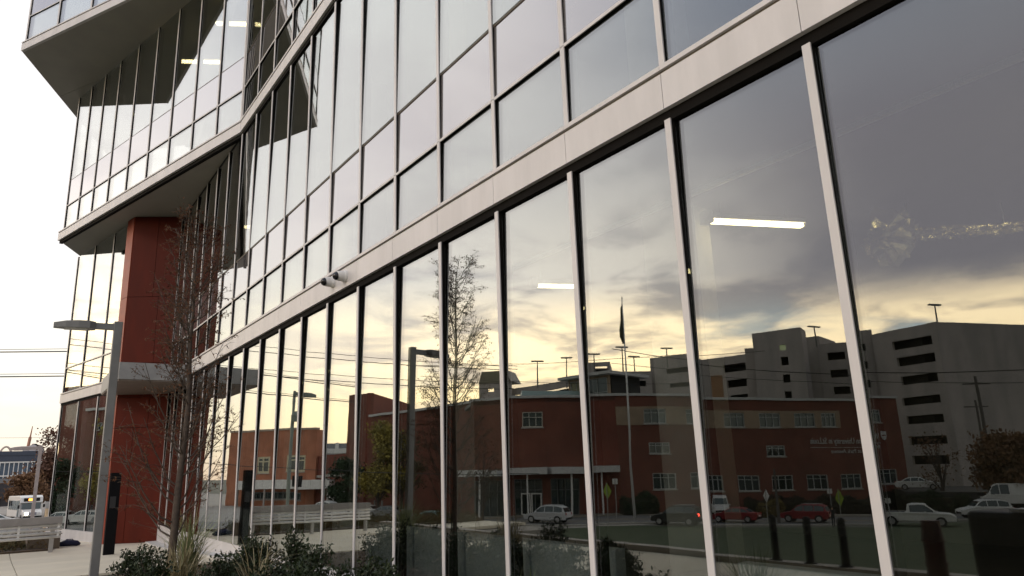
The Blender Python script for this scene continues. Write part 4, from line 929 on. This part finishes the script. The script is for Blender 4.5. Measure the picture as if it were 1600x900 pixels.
# ---- parking garage: stepped blocks
G = thing('parking_garage', 'big stepped grey concrete parking garage rising behind the brick building', 'building', tuple(rd(1270, 690, 118).to_2d())+(ST,))
def block(pl, dl_, pr, dr_, pyl, depth=14, holes=(), m=CST, top=None, nm='block_wall', skip=()):
    """one block of the garage: left/right pixel columns with their distances, roof height from pixel pyl"""
    Wb = Wall(rd(pl, 650, dl_), rd(pr, 650, dr_)); z1 = Wb.uz((pl+pr)/2, pyl)[1] if top is None else top; hh = []
    for (cx, cy, ww, h_) in holes: hh.append(wrect(Wb, cx, cy, ww, h_))
    hh = [(max(.2, a), min(Wb.L-.2, b), c, d) for a, b, c, d in hh if min(Wb.L-.2, b)-max(.2, a) > .3]
    gridwall(Wb, nm, 0, Wb.L, ST, z1, hh, m, G, th=.5); fbox(Wb, 'block_core', .02, Wb.L-.02, -depth, -3.5, ST, z1-1.2, DARKI, parent=G)
    for e_ in [x_ for k_, x_ in enumerate((0, Wb.L)) if k_ not in skip]: fbox(Wb, 'return_wall', e_-.02 if e_ == 0 else e_-.5, e_+.5 if e_ == 0 else e_+.02, -depth, -.52, ST, z1, m, parent=G)
    fbox(Wb, 'roof_deck', .5, Wb.L-.5, -depth, -.53, z1-1.3, z1-1.1, m, parent=G)
    for h in hh:
        if (h[1]-h[0]) > 4: fbox(Wb, 'deck_edge', h[0]-.2, h[1]+.2, -3.3, -.9, h[2]-.25, h[2]-.05, DARKI, parent=G)
        if h[1]-h[0] > 7: fbox(Wb, 'opening_post', h[0]+(h[1]-h[0])*.33, h[0]+(h[1]-h[0])*.33+.35, -.7, -.1, h[2], h[3], m, parent=G)
    return Wb, z1
rows6 = [(1430, 540, 64, 14), (1436, 566, 62, 14), (1441, 596, 60, 14), (1444, 630, 62, 13), (1450, 660, 60, 13), (1454, 692, 60, 13), (1458, 723, 58, 14)]
wr_, zr_ = block(1385, 128, 1491, 122, 513, 12, rows6, skip=(1,))
wr2, zr2 = block(1491, 122, 1680, 138, 512, 22, [(1620, 700, 60, 14), (1560, 690, 40, 12)], skip=(0,))
block(1344, 129, 1385, 129, 519, 14, [(1351, 547, 14, 12), (1354, 575, 14, 12), (1358, 604, 14, 12)])
block(1292, 130, 1344, 129.5, 534, 14, [(1308, 556, 28, 12), (1312, 583, 28, 12), (1316, 609, 26, 12)])
block(1268, 131, 1296, 130, 524, 8)
for px_, py_ in ((1432, 544), (1437, 571), (1441, 601), (1445, 632), (1452, 661)):
    uu, zz = wr_.uz(px_, py_); fbox(wr_, 'deck_light', uu-.45, uu+.45, -2.2, -1.9, zz-.12, zz+.12, mat('deck_lamp_glow', (.9, .9, .8), .5, emit=((1., .95, .8), 2.5)), parent=G)
wt, zt2 = block(1189, 124, 1268, 122.5, 514, 4, [(1224, 543, 10, 9), (1227, 564, 11, 13), (1230, 591, 11, 13), (1233, 617, 11, 13)])
uu, zz = wt.uz(1224, 543); fbox(wt, 'lit_window', uu-.5, uu+.5, -.4, -.3, zz-.45, zz+.45, mat('pale_lit_pane', (.5, .55, .35), .4, emit=((.8, .9, .5), .35)), parent=G)
block(1175, 126, 1190, 126, 543, 10)
block(1100, 130, 1176, 126, 557, 16, [(1155, 573, 48, 12), (1160, 597, 46, 12), (1164, 620, 44, 10)])
block(1088, 131, 1101, 131, 562, 10, [(1097, 578, 8, 11)])
block(1117, 128.5, 1137, 128, 585, 3, m=mat('orange_brown_panel', (.30, .13, .055), .7), nm='coloured_panel')
block(1016, 134, 1089, 131, 559, 16, [(1062, 582, 50, 8), (1066, 605, 48, 7)])
block(953, 128, 1017, 130, 584, 14, [(983, 603, 44, 9), (1020, 601, 20, 9), (985, 621, 44, 5)])
block(916, 127, 953, 127, 569, 10, [(936, 581, 22, 11)])
# sloping ramp wall falling to the left
Wr = Wall(rd(780, 600, 132), rd(918, 600, 127)); zlft, zrgt = Wr.uz(782, 612)[1], Wr.uz(912, 591)[1]; m = MB()
for o0, o1, dz0, dz1 in ((-.5, 0, -1.3, 0), (-.5, 0, -4.6, -3.2), (-12, -1.2, -9, -1.5)):
    vs = [Wr.p(a, o, (zlft if a == 0 else zrgt)+z_)-Wr.P0 for z_ in (dz0, dz1) for a, o in ((0, o0), (Wr.L, o0), (Wr.L, o1), (0, o1))]
    m.mi = 1 if o0 == -12 else 0; m.add(vs, [(3, 2, 1, 0), (4, 5, 6, 7), (0, 1, 5, 4), (1, 2, 6, 5), (2, 3, 7, 6), (3, 0, 4, 7)])
o = m.build('ramp', [CST, DARKI], G, (0, 0, 0)); o.location = Wr.P0-wl(G); fixn(o)
Wg = Wall(rd(748, 610, 130), rd(797, 610, 128)); zg_ = Wg.uz(770, 598)[1]; gridwall(Wg, 'stair_tower', 0, Wg.L, ST, zg_, [wrect(Wg, 766, 609, 10, 6)], CST, G, th=.5)
m = MB(); pr2 = [(0, 0), (Wg.L, 0), (Wg.L*.80, 2.3), (Wg.L*.12, 2.3)]
vs = [Wg.p(u, o_, zg_+z_)-Wg.P0 for o_ in (-6, .2) for u, z_ in pr2]; m.add(vs, [(0, 1, 2, 3), (7, 6, 5, 4), (0, 4, 5, 1), (1, 5, 6, 2), (2, 6, 7, 3), (3, 7, 4, 0)])
o = m.build('glazed_roof', mat('bronze_glazing', (.20, .18, .12), .3), G, (0, 0, 0)); o.location = Wg.P0-wl(G); fixn(o)
# lamps on the top deck
for i, (px, pyt, pyb, D) in enumerate(((839, 565, 590, 126), (885, 560, 592, 126), (925, 556, 570, 127), (969, 546, 583, 127), (987, 561, 586, 136), (1038, 548, 562, 132), (1275, 510, 524, 128), (1470, 481, 512, 124))):
    a = rd(px, pyb, D); b = rd(px, pyt, D)
    lab = ['leftmost roof-deck lamp above the ramp', 'second roof-deck lamp from the left above the ramp', 'roof-deck lamp standing on the small arched block', 'tallest thin roof-deck lamp left of the flagpole', 'short roof-deck lamp close by the flagpole', 'roof-deck lamp over the low middle block', 'roof-deck lamp right of the garage tower', 'roof-deck lamp over the rightmost garage corner'][i]
    t = thing('roof_lamp', lab, 'lamp post', (a.x, a.y, a.z-2), math.atan2(W1.t.y, W1.t.x), 'lamps on the garage roof deck'); H_ = b.z-a.z+2
    MB().tube([(0, 0, 0), (0, 0, H_)], [.16, .10], 6).build('pole', LAMPG, t); MB().box((0, 0, H_), (2.3, .5, .22)).build('lamp_head', LAMPG, t)
# ---- orange brick building with white canopy, far left
Wo = Wall(rd(352, 740, 126), rd(495, 740, 118)); root2 = thing('orange_brick_building', 'orange brick building with pale-framed windows and a long white canopy', 'building', (Wo.P0.x, Wo.P0.y, ST))
zo = Wo.uz(440, 673)[1]; fw = [wrect(Wo, 411, 727, 20, 26), wrect(Wo, 463, 724, 34, 26)]; zcn = Wo.uz(440, 764)[1], Wo.uz(440, 750)[1]
sh2 = [wrect(Wo, 430, 775, 90, 12)]
ux = Wo.uz(412, 700)[0]
gridwall(Wo, 'wall', 0, Wo.L, ST, zo, fw+sh2, BRK2, root2, th=.6); fbox(Wo, 'coping', -.1, Wo.L+.1, -.8, .15, zo, zo+.35, mat('tan_coping', (.45, .36, .28), .7), parent=root2)
fbox(Wo, 'building_core', .7, Wo.L-.7, -2.4, -.9, ST, zo-.5, DARKI, parent=root2)
for h in fw: window(Wo, *h, root2, cols=2, rows=(.3,), fr=mat('pale_yellow_frame', (.62, .56, .38), .6), w=.35)
window(Wo, *sh2[0], root2, cols=8, rows=(), fr=MATS['dark_storefront_frame'], w=.2)
ua, ub = Wo.uz(385, 757)[0], Wo.uz(536, 757)[0]; a_, b_ = min(ua, ub), max(ua, ub); nP = 10
for i in range(nP): fbox(Wo, 'canopy_panel', a_+(b_-a_)*i/nP+.03, a_+(b_-a_)*(i+1)/nP-.03, 2.6, 2.8, zcn[0], zcn[1], WHT, parent=root2)
fbox(Wo, 'canopy_roof', a_, b_, .02, 2.58, zcn[0]+.2, zcn[1]-.1, WHT, parent=root2)
for f_ in (.02, .3, .62, .97): fbox(Wo, 'canopy_post', a_+(b_-a_)*f_-.12, a_+(b_-a_)*f_+.12, 2.2, 2.45, ST, zcn[0], CST, parent=root2)
sideo = Wall(Wo.p(Wo.L, 0, 0), Wo.p(Wo.L, -2.5, 0)); gridwall(sideo, 'side_wall', .61, 2.5, ST, zo, [], BRK2, root2)
# low brown brick wing between the two, and pale industrial sheds far behind
Wl = Wall(rd(495, 740, 119), rd(548, 740, 112)); root3 = thing('low_brick_wing', 'low brown brick shop building under the pale sky gap', 'building', (Wl.P0.x, Wl.P0.y, ST)); zl_ = Wl.uz(520, 711)[1]
hw3 = [wrect(Wl, 534, 724, 6, 12)]
gridwall(Wl, 'wall', 0, Wl.L, ST, zl_, hw3, BRK3, root3, th=.5); fbox(Wl, 'stone_course', 0, Wl.L, .0, .2, Wl.uz(520, 746)[1], Wl.uz(520, 742)[1], mat('stone_sill', (.42, .40, .36), .8), parent=root3); fbox(Wl, 'building_core', 0, Wl.L, -12, -.8, ST, zl_-.4, DARKI, parent=root3)
for h in hw3: window(Wl, *h, root3, 2, (.5,))
Wi = Wall(rd(488, 700, 300), rd(560, 700, 300)); root4 = thing('pale_shed', 'pale flat industrial shed far behind in the sky gap', 'building', (Wi.P0.x, Wi.P0.y, ST)); zi = Wi.uz(520, 703)[1]
fbox(Wi, 'wall', 0, Wi.L, -20, 0, ST, zi, mat('pale_shed_cladding', (.42, .42, .44), .7), parent=root4); fbox(Wi, 'parapet', 0, Wi.L, 0, .4, zi-1.6, zi+.4, WHT, parent=root4)
ua, ub = sorted((Wi.uz(512, 700)[0], Wi.uz(548, 700)[0])); fbox(Wi, 'plant_room', ua, ub, -15, -2, zi, Wi.uz(530, 693)[1], mat('grey_louvre', (.28, .29, .31), .7), parent=root4)
fbox(Wi, 'vent_box', ua+(ub-ua)*.45, ua+(ub-ua)*.6, -1.98, -1.2, zi, Wi.uz(530, 692)[1], WHT, parent=root4)
# tall red block with sloping white-edged roof
Wk = Wall(rd(547, 690, 98), rd(578, 690, 94)); Wk2 = Wall(rd(578, 690, 94), rd(738, 690, 84)); root5 = thing('tall_brick_hall', 'tall plain red brick hall with thin white sloping roof edge behind the yellow tree', 'building', (Wk.P0.x, Wk.P0.y, ST)); zk = Wk.uz(565, 616)[1]
gridwall(Wk, 'wall', 0, Wk.L, ST, zk, [], BRK, root5, th=.5)
Wk3 = Wall(Wk.p(Wk.L if True else 0, 0, 0), rd(640, 650, 112)); gridwall(Wk3, 'upper_wall', 0, Wk3.L, ST, zk, [], BRK3, root5, th=.5)
hk = [wrect(Wk2, 591, 672, 4, 10), wrect(Wk2, 600, 672, 4, 10), wrect(Wk2, 587, 785, 3, 8), wrect(Wk2, 598, 785, 3, 8)]
z1_, z2_ = Wk2.uz(580, 652)[1], Wk2.uz(736, 630)[1]
gridwall(Wk2, 'wall', 0, Wk2.L, ST, z1_, hk, BRK, root5, th=.5)
m = MB(); vs = [Wk2.p(u, o_, z)-Wk2.P0 for o_ in (-.5, 0) for u, z in ((0, z1_), (Wk2.L, z1_), (Wk2.L, max(z2_, z1_+.1)), (0, z1_+.05))]; m.add(vs, [(0, 1, 2, 3), (7, 6, 5, 4), (0, 4, 5, 1), (1, 5, 6, 2), (2, 6, 7, 3), (3, 7, 4, 0)]); o = m.build('gable_wall', BRK, root5, (0, 0, 0)); o.location = Wk2.P0-wl(root5); fixn(o)
p0_, p1_ = Wk2.p(0, .1, z1_+.2), Wk2.p(Wk2.L, .1, max(z2_, z1_+.1)+.15); o = MB().tube([p0_-Wk2.P0, p1_-Wk2.P0], .22, 4).build('roof_edge', COP, root5, (0, 0, 0)); o.location = Wk2.P0-wl(root5)
for h in hk: window(Wk2, *h, root5, 1, (.5,), w=.08)
fbox(Wk2, 'building_core', 0, Wk2.L, -9, -.8, ST, z1_-.3, DARKI, parent=root5)

# ------------------------------------------------------------------ street furniture, trees and people across the street
def gnd(px, py, z=ST): return rz(px, py, z)
P = rd(985, 790, 68); b = rd(975, 470, 68); t = thing('flagpole', 'tall white flagpole with a limp dark flag at its top', 'flagpole', (P.x, P.y, ST)); H_ = b.z-ST
MB().tube([(0, 0, 0), (0, 0, H_)], [.14, .05], 10).build('pole', WHP, t, smooth=True); MB().tube([(0, 0, H_), (0, 0, H_+.22)], [.09, .02], 8).build('finial', GREY, t)
m = MB(); n = 16; vs = []
zf0, zf1 = rd(977, 478, 68).z-ST, rd(980, 540, 68).z-ST
for i in range(n+1):
    f = i/n; z = zf0+(zf1-zf0)*f; wd = .12+.40*math.sin(min(1, f*1.35)*math.pi*.62)*(1 if f < .8 else (1-f)*4+.2)
    for k in range(8):
        u = k/7; vs.append((.08+wd*u*.9, .12*math.sin(u*9+f*7)*u, z-.35*u*(1-f)+.06*math.sin(f*20+k)))
m.add(vs, [(i*8+k, i*8+k+1, (i+1)*8+k+1, (i+1)*8+k) for i in range(n) for k in range(7)])
o = m.build('flag', mat('dark_flag_cloth', (.05, .06, .05), .8, (.12, .09, .05), 3.), t, smooth=True); sd_ = o.modifiers.new('s', 'SOLIDIFY'); sd_.thickness = .01
# mirrored lamps and signals
P = rd(447, 790, 60); z_ = rd(444, 615, 60).z
lamp_post('street_lamp', 'street lamp with long flat head mirrored above the orange brick building', (P.x, P.y, ST), z_+.2, .26, (-2.3, -.6), .42, None, mat('greenish_lamp_metal', (.22, .25, .21), .5), hw=.5)
m = MB(); 
t = thing('pole_camera', 'round camera unit clamped to the mirrored street lamp pole', 'camera', (P.x-.1, P.y-.1, rd(447, 652, 60).z)); MB().tube([(0, -.1, -.5), (0, -.1, .1), (0, -.1, .5)], [.30, .36, .16], 10).build('camera_drum', MATS['greenish_lamp_metal'], t); MB().box((-.35, 0, .3), (.3, .3, .5)).build('camera_head', MATS['greenish_lamp_metal'], t)
P = rd(463, 790, 58); t = thing('traffic_signal', 'pair of black traffic signal heads on a thin pole before the white canopy', 'traffic signal', (P.x, P.y, ST), R(30))
zs1 = rd(463, 752, 58).z-ST
MB().tube([(0, 0, 0), (0, 0, zs1+.5)], .07, 8).build('pole', GREY, t)
for x in (-.42, .42):
    h = MB().b2((x-.17, -.15, zs1-.5), (x+.17, .15, zs1+.5)).build('signal_head', PLAS, t)
    for k in range(3): MB().tube([(x, -.151, zs1-.32+k*.32), (x, -.28, zs1-.32+k*.32)], .11, 10).build('visor', PLAS, h)
MB().b2((-.40, -.04, zs1-.04), (.40, .04, zs1+.04)).build('bracket', GREY, t)
def sign(px, pyb, pyt, D, shape, m, label, sz=.6, cat='road sign'):
    P = rd(px, pyb, D); z = rd(px, pyt, D).z-ST; hd = math.degrees(math.atan2(P.y-10, P.x-4))+90+(58 if shape == 'diamond' else 0); t = thing('road_sign', label, cat, (P.x, P.y, ST), R(hd))
    MB().tube([(0, .03, 0), (0, .03, z)], .035, 6).build('post', GREY, t)
    k = {'diamond': 4, 'rect': 4, 'pent': 5}[shape]; a0 = {'diamond': 0, 'rect': math.pi/4, 'pent': math.pi/2}[shape]
    pts = [(sz*math.cos(a0+2*math.pi*i/k), sz*math.sin(a0+2*math.pi*i/k)) for i in range(k)]
    mb = MB(); mb.add([(x, -.02, z-sz+y) for x, y in pts]+[(x, .0, z-sz+y) for x, y in pts], [tuple(range(k)), tuple(range(k, 2*k))[::-1]]+[(i, (i+1) % k, (i+1) % k+k, i+k) for i in range(k)]); fixn(mb.build('sign_plate', m, t)); return t
YGS = mat('fluorescent_yellow_sign', (.30, .42, .03), .6)
sign(1317, 808, 762, 62, 'diamond', YGS, 'yellow-green diamond warning sign by the walking person', .75)
sign(945, 800, 758, 60, 'diamond', YGS, 'yellow-green diamond warning sign at the end of the entrance canopy', .72)
sign(1202, 800, 762, 66, 'diamond', WHP, 'pale diamond sign seen from behind left of the dark red SUV', .6)
sign(958, 805, 750, 64, 'rect', WHP, 'small white rectangular sign on the brick wall side of the flagpole', .35)
sign(1301, 795, 760, 78, 'rect', WHP, 'small white sign before the hedge', .35)
sign(1392, 800, 781, 60, 'rect', WHP, 'small white sign left of the white pickup', .28)
# thin poles
def pole(px0, pyb, pyt, D, r, label, name='utility_pole', cross=True, lean=0):
    P = rd(px0, pyb, D); z = rd(px0, pyt, D).z-ST; t = thing(name, label, 'utility pole', (P.x, P.y, ST), R(50)); MB().tube([(0, 0, 0), (lean, 0, z)], [r*1.2, r*.8], 7).build('pole', mat('weathered_pole', (.12, .11, .10), .9), t)
    if cross: MB().box((lean*.95, 0, z-.8), (2.6, .12, .14)).build('crossarm', MATS['weathered_pole'], t)
pole(1563, 780, 590, 86, .18, 'taller utility pole in front of the blank garage wall'); pole(1556, 780, 628, 100, .15, 'shorter utility pole beside the taller one before the blank garage wall')
pole(1219, 800, 730, 70, .12, 'thin dark post with small head left of the dark red SUV', cross=False); pole(492, 760, 668, 140, .16, 'distant pole with wires over the pale shed')
pole(740, 800, 737, 66, .06, 'thin white canopy-side flag staff near the entrance', cross=False)
def mwire(px0, py0, px1, py1, D, sag, label, r=.03):
    a, b = rd(px0, py0, D), rd(px1, py1, D); e = (b-a)*.35; wire(label, a-e, b+e, sag, r, 24)
mwire(386, 535, 690, 562, 52, .35, 'upper mirrored wire crossing the yellow sky'); mwire(386, 543, 690, 568, 52, .4, 'second mirrored wire just below the upper one', .04)
mwire(400, 573, 690, 592, 52, .3, 'third mirrored wire over the yellow sky'); mwire(400, 582, 690, 601, 52, .3, 'fourth mirrored wire above the street lamp', .04)
mwire(740, 566, 1070, 553, 58, .4, 'mirrored wire passing the flagpole top', .03); mwire(1090, 551, 1600, 560, 60, 1.6, 'long sagging mirrored wire across the garage', .045)
mwire(1090, 575, 1600, 590, 60, .9, 'lower sagging mirrored wire across the garage', .03); mwire(740, 590, 1000, 600, 60, .3, 'low mirrored wire behind the flagpole', .025)
mwire(350, 722, 700, 736, 44, .3, 'low mirrored cable before the orange brick building', .03)
# trees and hedges
P = rd(592, 800, 80); tree('yellow_tree', 'rounded tree with mottled yellow leaves before the tall brick hall', P.x, P.y, ST, 10.6, 2.9, 6.2, YEL, 61, n=9000, size=.34)
P = rd(626, 800, 80); tree('half_bare_tree', 'half-bare olive tree right of the yellow tree', P.x, P.y, ST, 10.0, 3.0, 6.0, mat('olive_leaf', (.10, .085, .03), .85, (.07, .055, .03), .6), 62, n=3600, size=.28)
P = rd(543, 800, 90); tree('evergreen_tree', 'dark green tree left of the yellow tree', P.x, P.y, ST, 7.2, 2.3, 3.6, GRN, 63, n=5600, size=.34)
P = rd(1590, 780, 84); tree('autumn_tree', 'orange-brown tree at the right edge of the mirrored street', P.x, P.y, ST, 7.4, 3.4, 4.8, BRN, 64, n=7000, size=.4)
P = rd(1478, 780, 90); tree('bare_tree', 'bare dark tree in front of the garage openings', P.x, P.y, ST, 8.5, 2.6, 5.4, BRN, 65, n=420, size=.25)
P = rd(755, 800, 62); tree('bare_tree', 'bare slim tree left of the brick entrance', P.x, P.y, ST, 8.5, 1.9, 5.0, DKG, 66, n=500, size=.2, tr=.12)
def hedge(pa, pb, D0_, D1_, h, wd, m, label, seed, n=9000, size=.22):
    a, b = rd(pa, 780, D0_), rd(pb, 780, D1_); a.z = b.z = ST; r_ = np.random.RandomState(seed); t = thing('hedge', label, 'hedge', tuple(a)); e = b-a; nv_ = Vector((-e.y, e.x, 0)).normalized(); P_ = []
    u = r_.rand(n); v = r_.rand(n)-.5; w_ = r_.rand(n)
    top = h*(.85+.22*np.sin(u*e.length*1.7+seed)*np.sin(u*e.length*.61))
    for i in range(n):
        p = e*u[i]+nv_*(v[i]*wd); P_.append((p.x, p.y, top[i]*(.05+.95*w_[i]**.6)*(1-.5*abs(v[i]*2)**3)))
    leaves('foliage', P_, size, m, t, seed, up=.3, asp=.7)
    core = MB(); an_ = math.atan2(e.y, e.x); core.box(tuple(e/2+Vector((0, 0, h*.36))), (e.length, wd*.7, h*.7), an_); core.build('inner_stems', DKG, t); return t
hedge(1165, 1420, 82, 88, 2.3, 1.8, DKG, 'long dark hedge under the ground-floor windows of the brick building', 71, n=16000)
hedge(965, 1020, 76, 78, 2.4, 1.6, GRN, 'dark green hedge beside the flagpole base', 72, n=4500)
hedge(1187, 1222, 78, 80, 1.8, 1.2, mat('yellow_bush_leaf', (.22, .17, .05), .85, (.15, .11, .04), .9), 'straw-yellow bush between the two dark red cars', 73, n=3000)
hedge(1425, 1520, 84, 84, 2.2, 2., GRN, 'dark hedge below the higher car lot', 74, n=5000)
# raised car lot
a = [rd(px, 780, d_) for px, d_ in ((1405, 88), (1640, 84), (1640, 112), (1405, 112))]
tag(MB().prism([(p.x, p.y) for p in a], ST, ST+2.05).build('upper_car_lot', ASPH), kind='structure')
P = rd(1585, 770, 82); vehicle('box_truck', 'white high vehicle with red lettering patches by the orange-brown tree', 'truck', 'van', WHP, P.x, P.y, ST+.8, 65)
P = rd(1540, 790, 76); vehicle('parked_car', 'white small car beside the utility poles', 'car', 'suv', WHP, P.x, P.y, ST+.02, 45)
# walking person
def person(px, py, D, label, cloth, h=1.74):
    P = rd(px, py, D); t = thing('person', label, 'person', (P.x, P.y, ST+.14), R(-130))
    V_ = [(0, 0, .95), (0, 0, 1.15), (0, 0, 1.40), (0, .01, 1.50), (.01, .02, 1.60), (.02, .03, 1.72),
          (-.09, 0, .90), (-.11, .20, .52), (-.11, .16, .08), (-.11, .28, .04), (.09, 0, .90), (.10, -.10, .50), (.10, -.34, .14), (.10, -.26, .05),
          (-.19, 0, 1.39), (-.24, -.10, 1.14), (-.22, .08, .95), (-.21, .16, .88), (.19, 0, 1.39), (.25, .12, 1.15), (.20, .30, 1.12), (.18, .38, 1.13)]
    E_ = [(0, 1), (1, 2), (2, 3), (3, 4), (4, 5), (0, 6), (6, 7), (7, 8), (8, 9), (0, 10), (10, 11), (11, 12), (12, 13), (2, 14), (14, 15), (15, 16), (16, 17), (2, 18), (18, 19), (19, 20), (20, 21)]
    rad = [.14, .13, .15, .055, .085, .075, .095, .065, .045, .04, .095, .065, .045, .04, .06, .045, .036, .035, .06, .045, .036, .035]
    me = bpy.data.meshes.new('body'); me.from_pydata(V_, E_, []); o = put('body', me, t); s = o.modifiers.new('skin', 'SKIN'); sv = me.skin_vertices[0].data
    for v, r_ in zip(sv, rad): v.radius = (r_, r_*.8)
    sv[0].use_root = True; o.modifiers.new('sub', 'SUBSURF').levels = 1; o.modifiers['sub'].render_levels = 1
    dg = bpy.context.evaluated_depsgraph_get(); dg.update(); me2 = bpy.data.meshes.new_from_object(o.evaluated_get(dg)); o.modifiers.clear(); o.data = me2
    me2.materials.clear(); skin = mat('skin', (.45, .26, .18), .6); me2.materials.append(cloth); me2.materials.append(skin); me2.materials.append(mat('dark_trousers', (.02, .022, .03), .8))
    for p_ in me2.polygons:
        c_ = p_.center; p_.use_smooth = True; p_.material_index = 1 if (c_.z > 1.48 or (abs(c_.x) > .17 and c_.z < 1.16 and c_.z > .8)) else (2 if c_.z < .92 else 0)
    hm = MB(); hm.tube([(.02, .0, 1.58), (.02, .0, 1.70), (.02, .01, 1.80), (.02, .01, 1.83)], [.07, .10, .085, .02], 10); hm.build('hair', mat('dark_hair', (.02, .015, .01), .7), t, smooth=True)
    return t
person(1303, 806, 62, 'person in dark clothes walking along the street with bent arms', mat('dark_jacket', (.025, .025, .03), .8))
# bollards on the terrace edge, utility cabinet and red barrel
for i, (y, lab) in enumerate(((7.6, 'leftmost dark bollard mirrored in the wide second pane'), (6.98, 'middle dark bollard mirrored in the wide second pane'), (6.4, 'dark bollard mirrored close to the last white mullion'), (5.8, 'dark bollard mirrored just right of the last white mullion'))):
    t = thing('bollard', lab, 'bollard', (-1.80, y, -1.52), 0, 'dark bollards along the terrace edge')
    MB().tube([(0, 0, 0), (0, 0, .68), (0, 0, .71)], [.06, .06, .035], 14).build('bollard_post', PLAS, t, smooth=False); MB().tube([(0, 0, .56), (0, 0, .60)], .063, 14).build('collar', mat('dark_steel', (.05, .05, .055), .35), t); MB().tube([(0, 0, 0), (0, 0, .02)], .10, 14).build('base_flange', PLAS, t)
t = thing('utility_cabinet', 'big black utility cabinet with pale lid mirrored at the bottom right corner', 'utility cabinet', (-.95, 3.0, -1.6), R(3))
MB().b2((-.55, -1.15, .06), (.45, 1.05, .98)).build('cabinet_body', mat('black_cabinet_paint', (.012, .012, .012), .5), t, bevel=.05)
for y in (-.55, .52): MB().b2((.452, y-.48, .12), (.468, y+.48, .92)).build('cabinet_door', MATS['black_cabinet_paint'], t, bevel=.01)
MB().b2((-.58, -1.18, .982), (.48, .55, 1.02)).build('lid', mat('pale_lid', (.55, .56, .58), .4), t); MB().b2((-.5, -1.1, 0), (.4, 1.0, .058)).build('plinth', CONC, t)
t = thing('red_barrel', 'dull red barrel standing beside the black cabinet', 'barrel', (-1.1, 4.75, -1.6)); MB().tube([(0, 0, 0), (0, 0, .05), (0, 0, .3), (0, 0, .6), (0, 0, .82)], [.12, .13, .12, .125, .11], 18).build('barrel_body', mat('dull_red_plastic', (.06, .010, .008), .6), t, smooth=False)
for z in (.27, .55): MB().tube([(0, 0, z), (0, 0, z+.04)], .135, 18).build('hoop', MATS['dull_red_plastic'], t)
print('objects', len(bpy.data.objects), 'tris', sum(len(o.data.polygons)*2 for o in bpy.data.objects if o.type == 'MESH'))
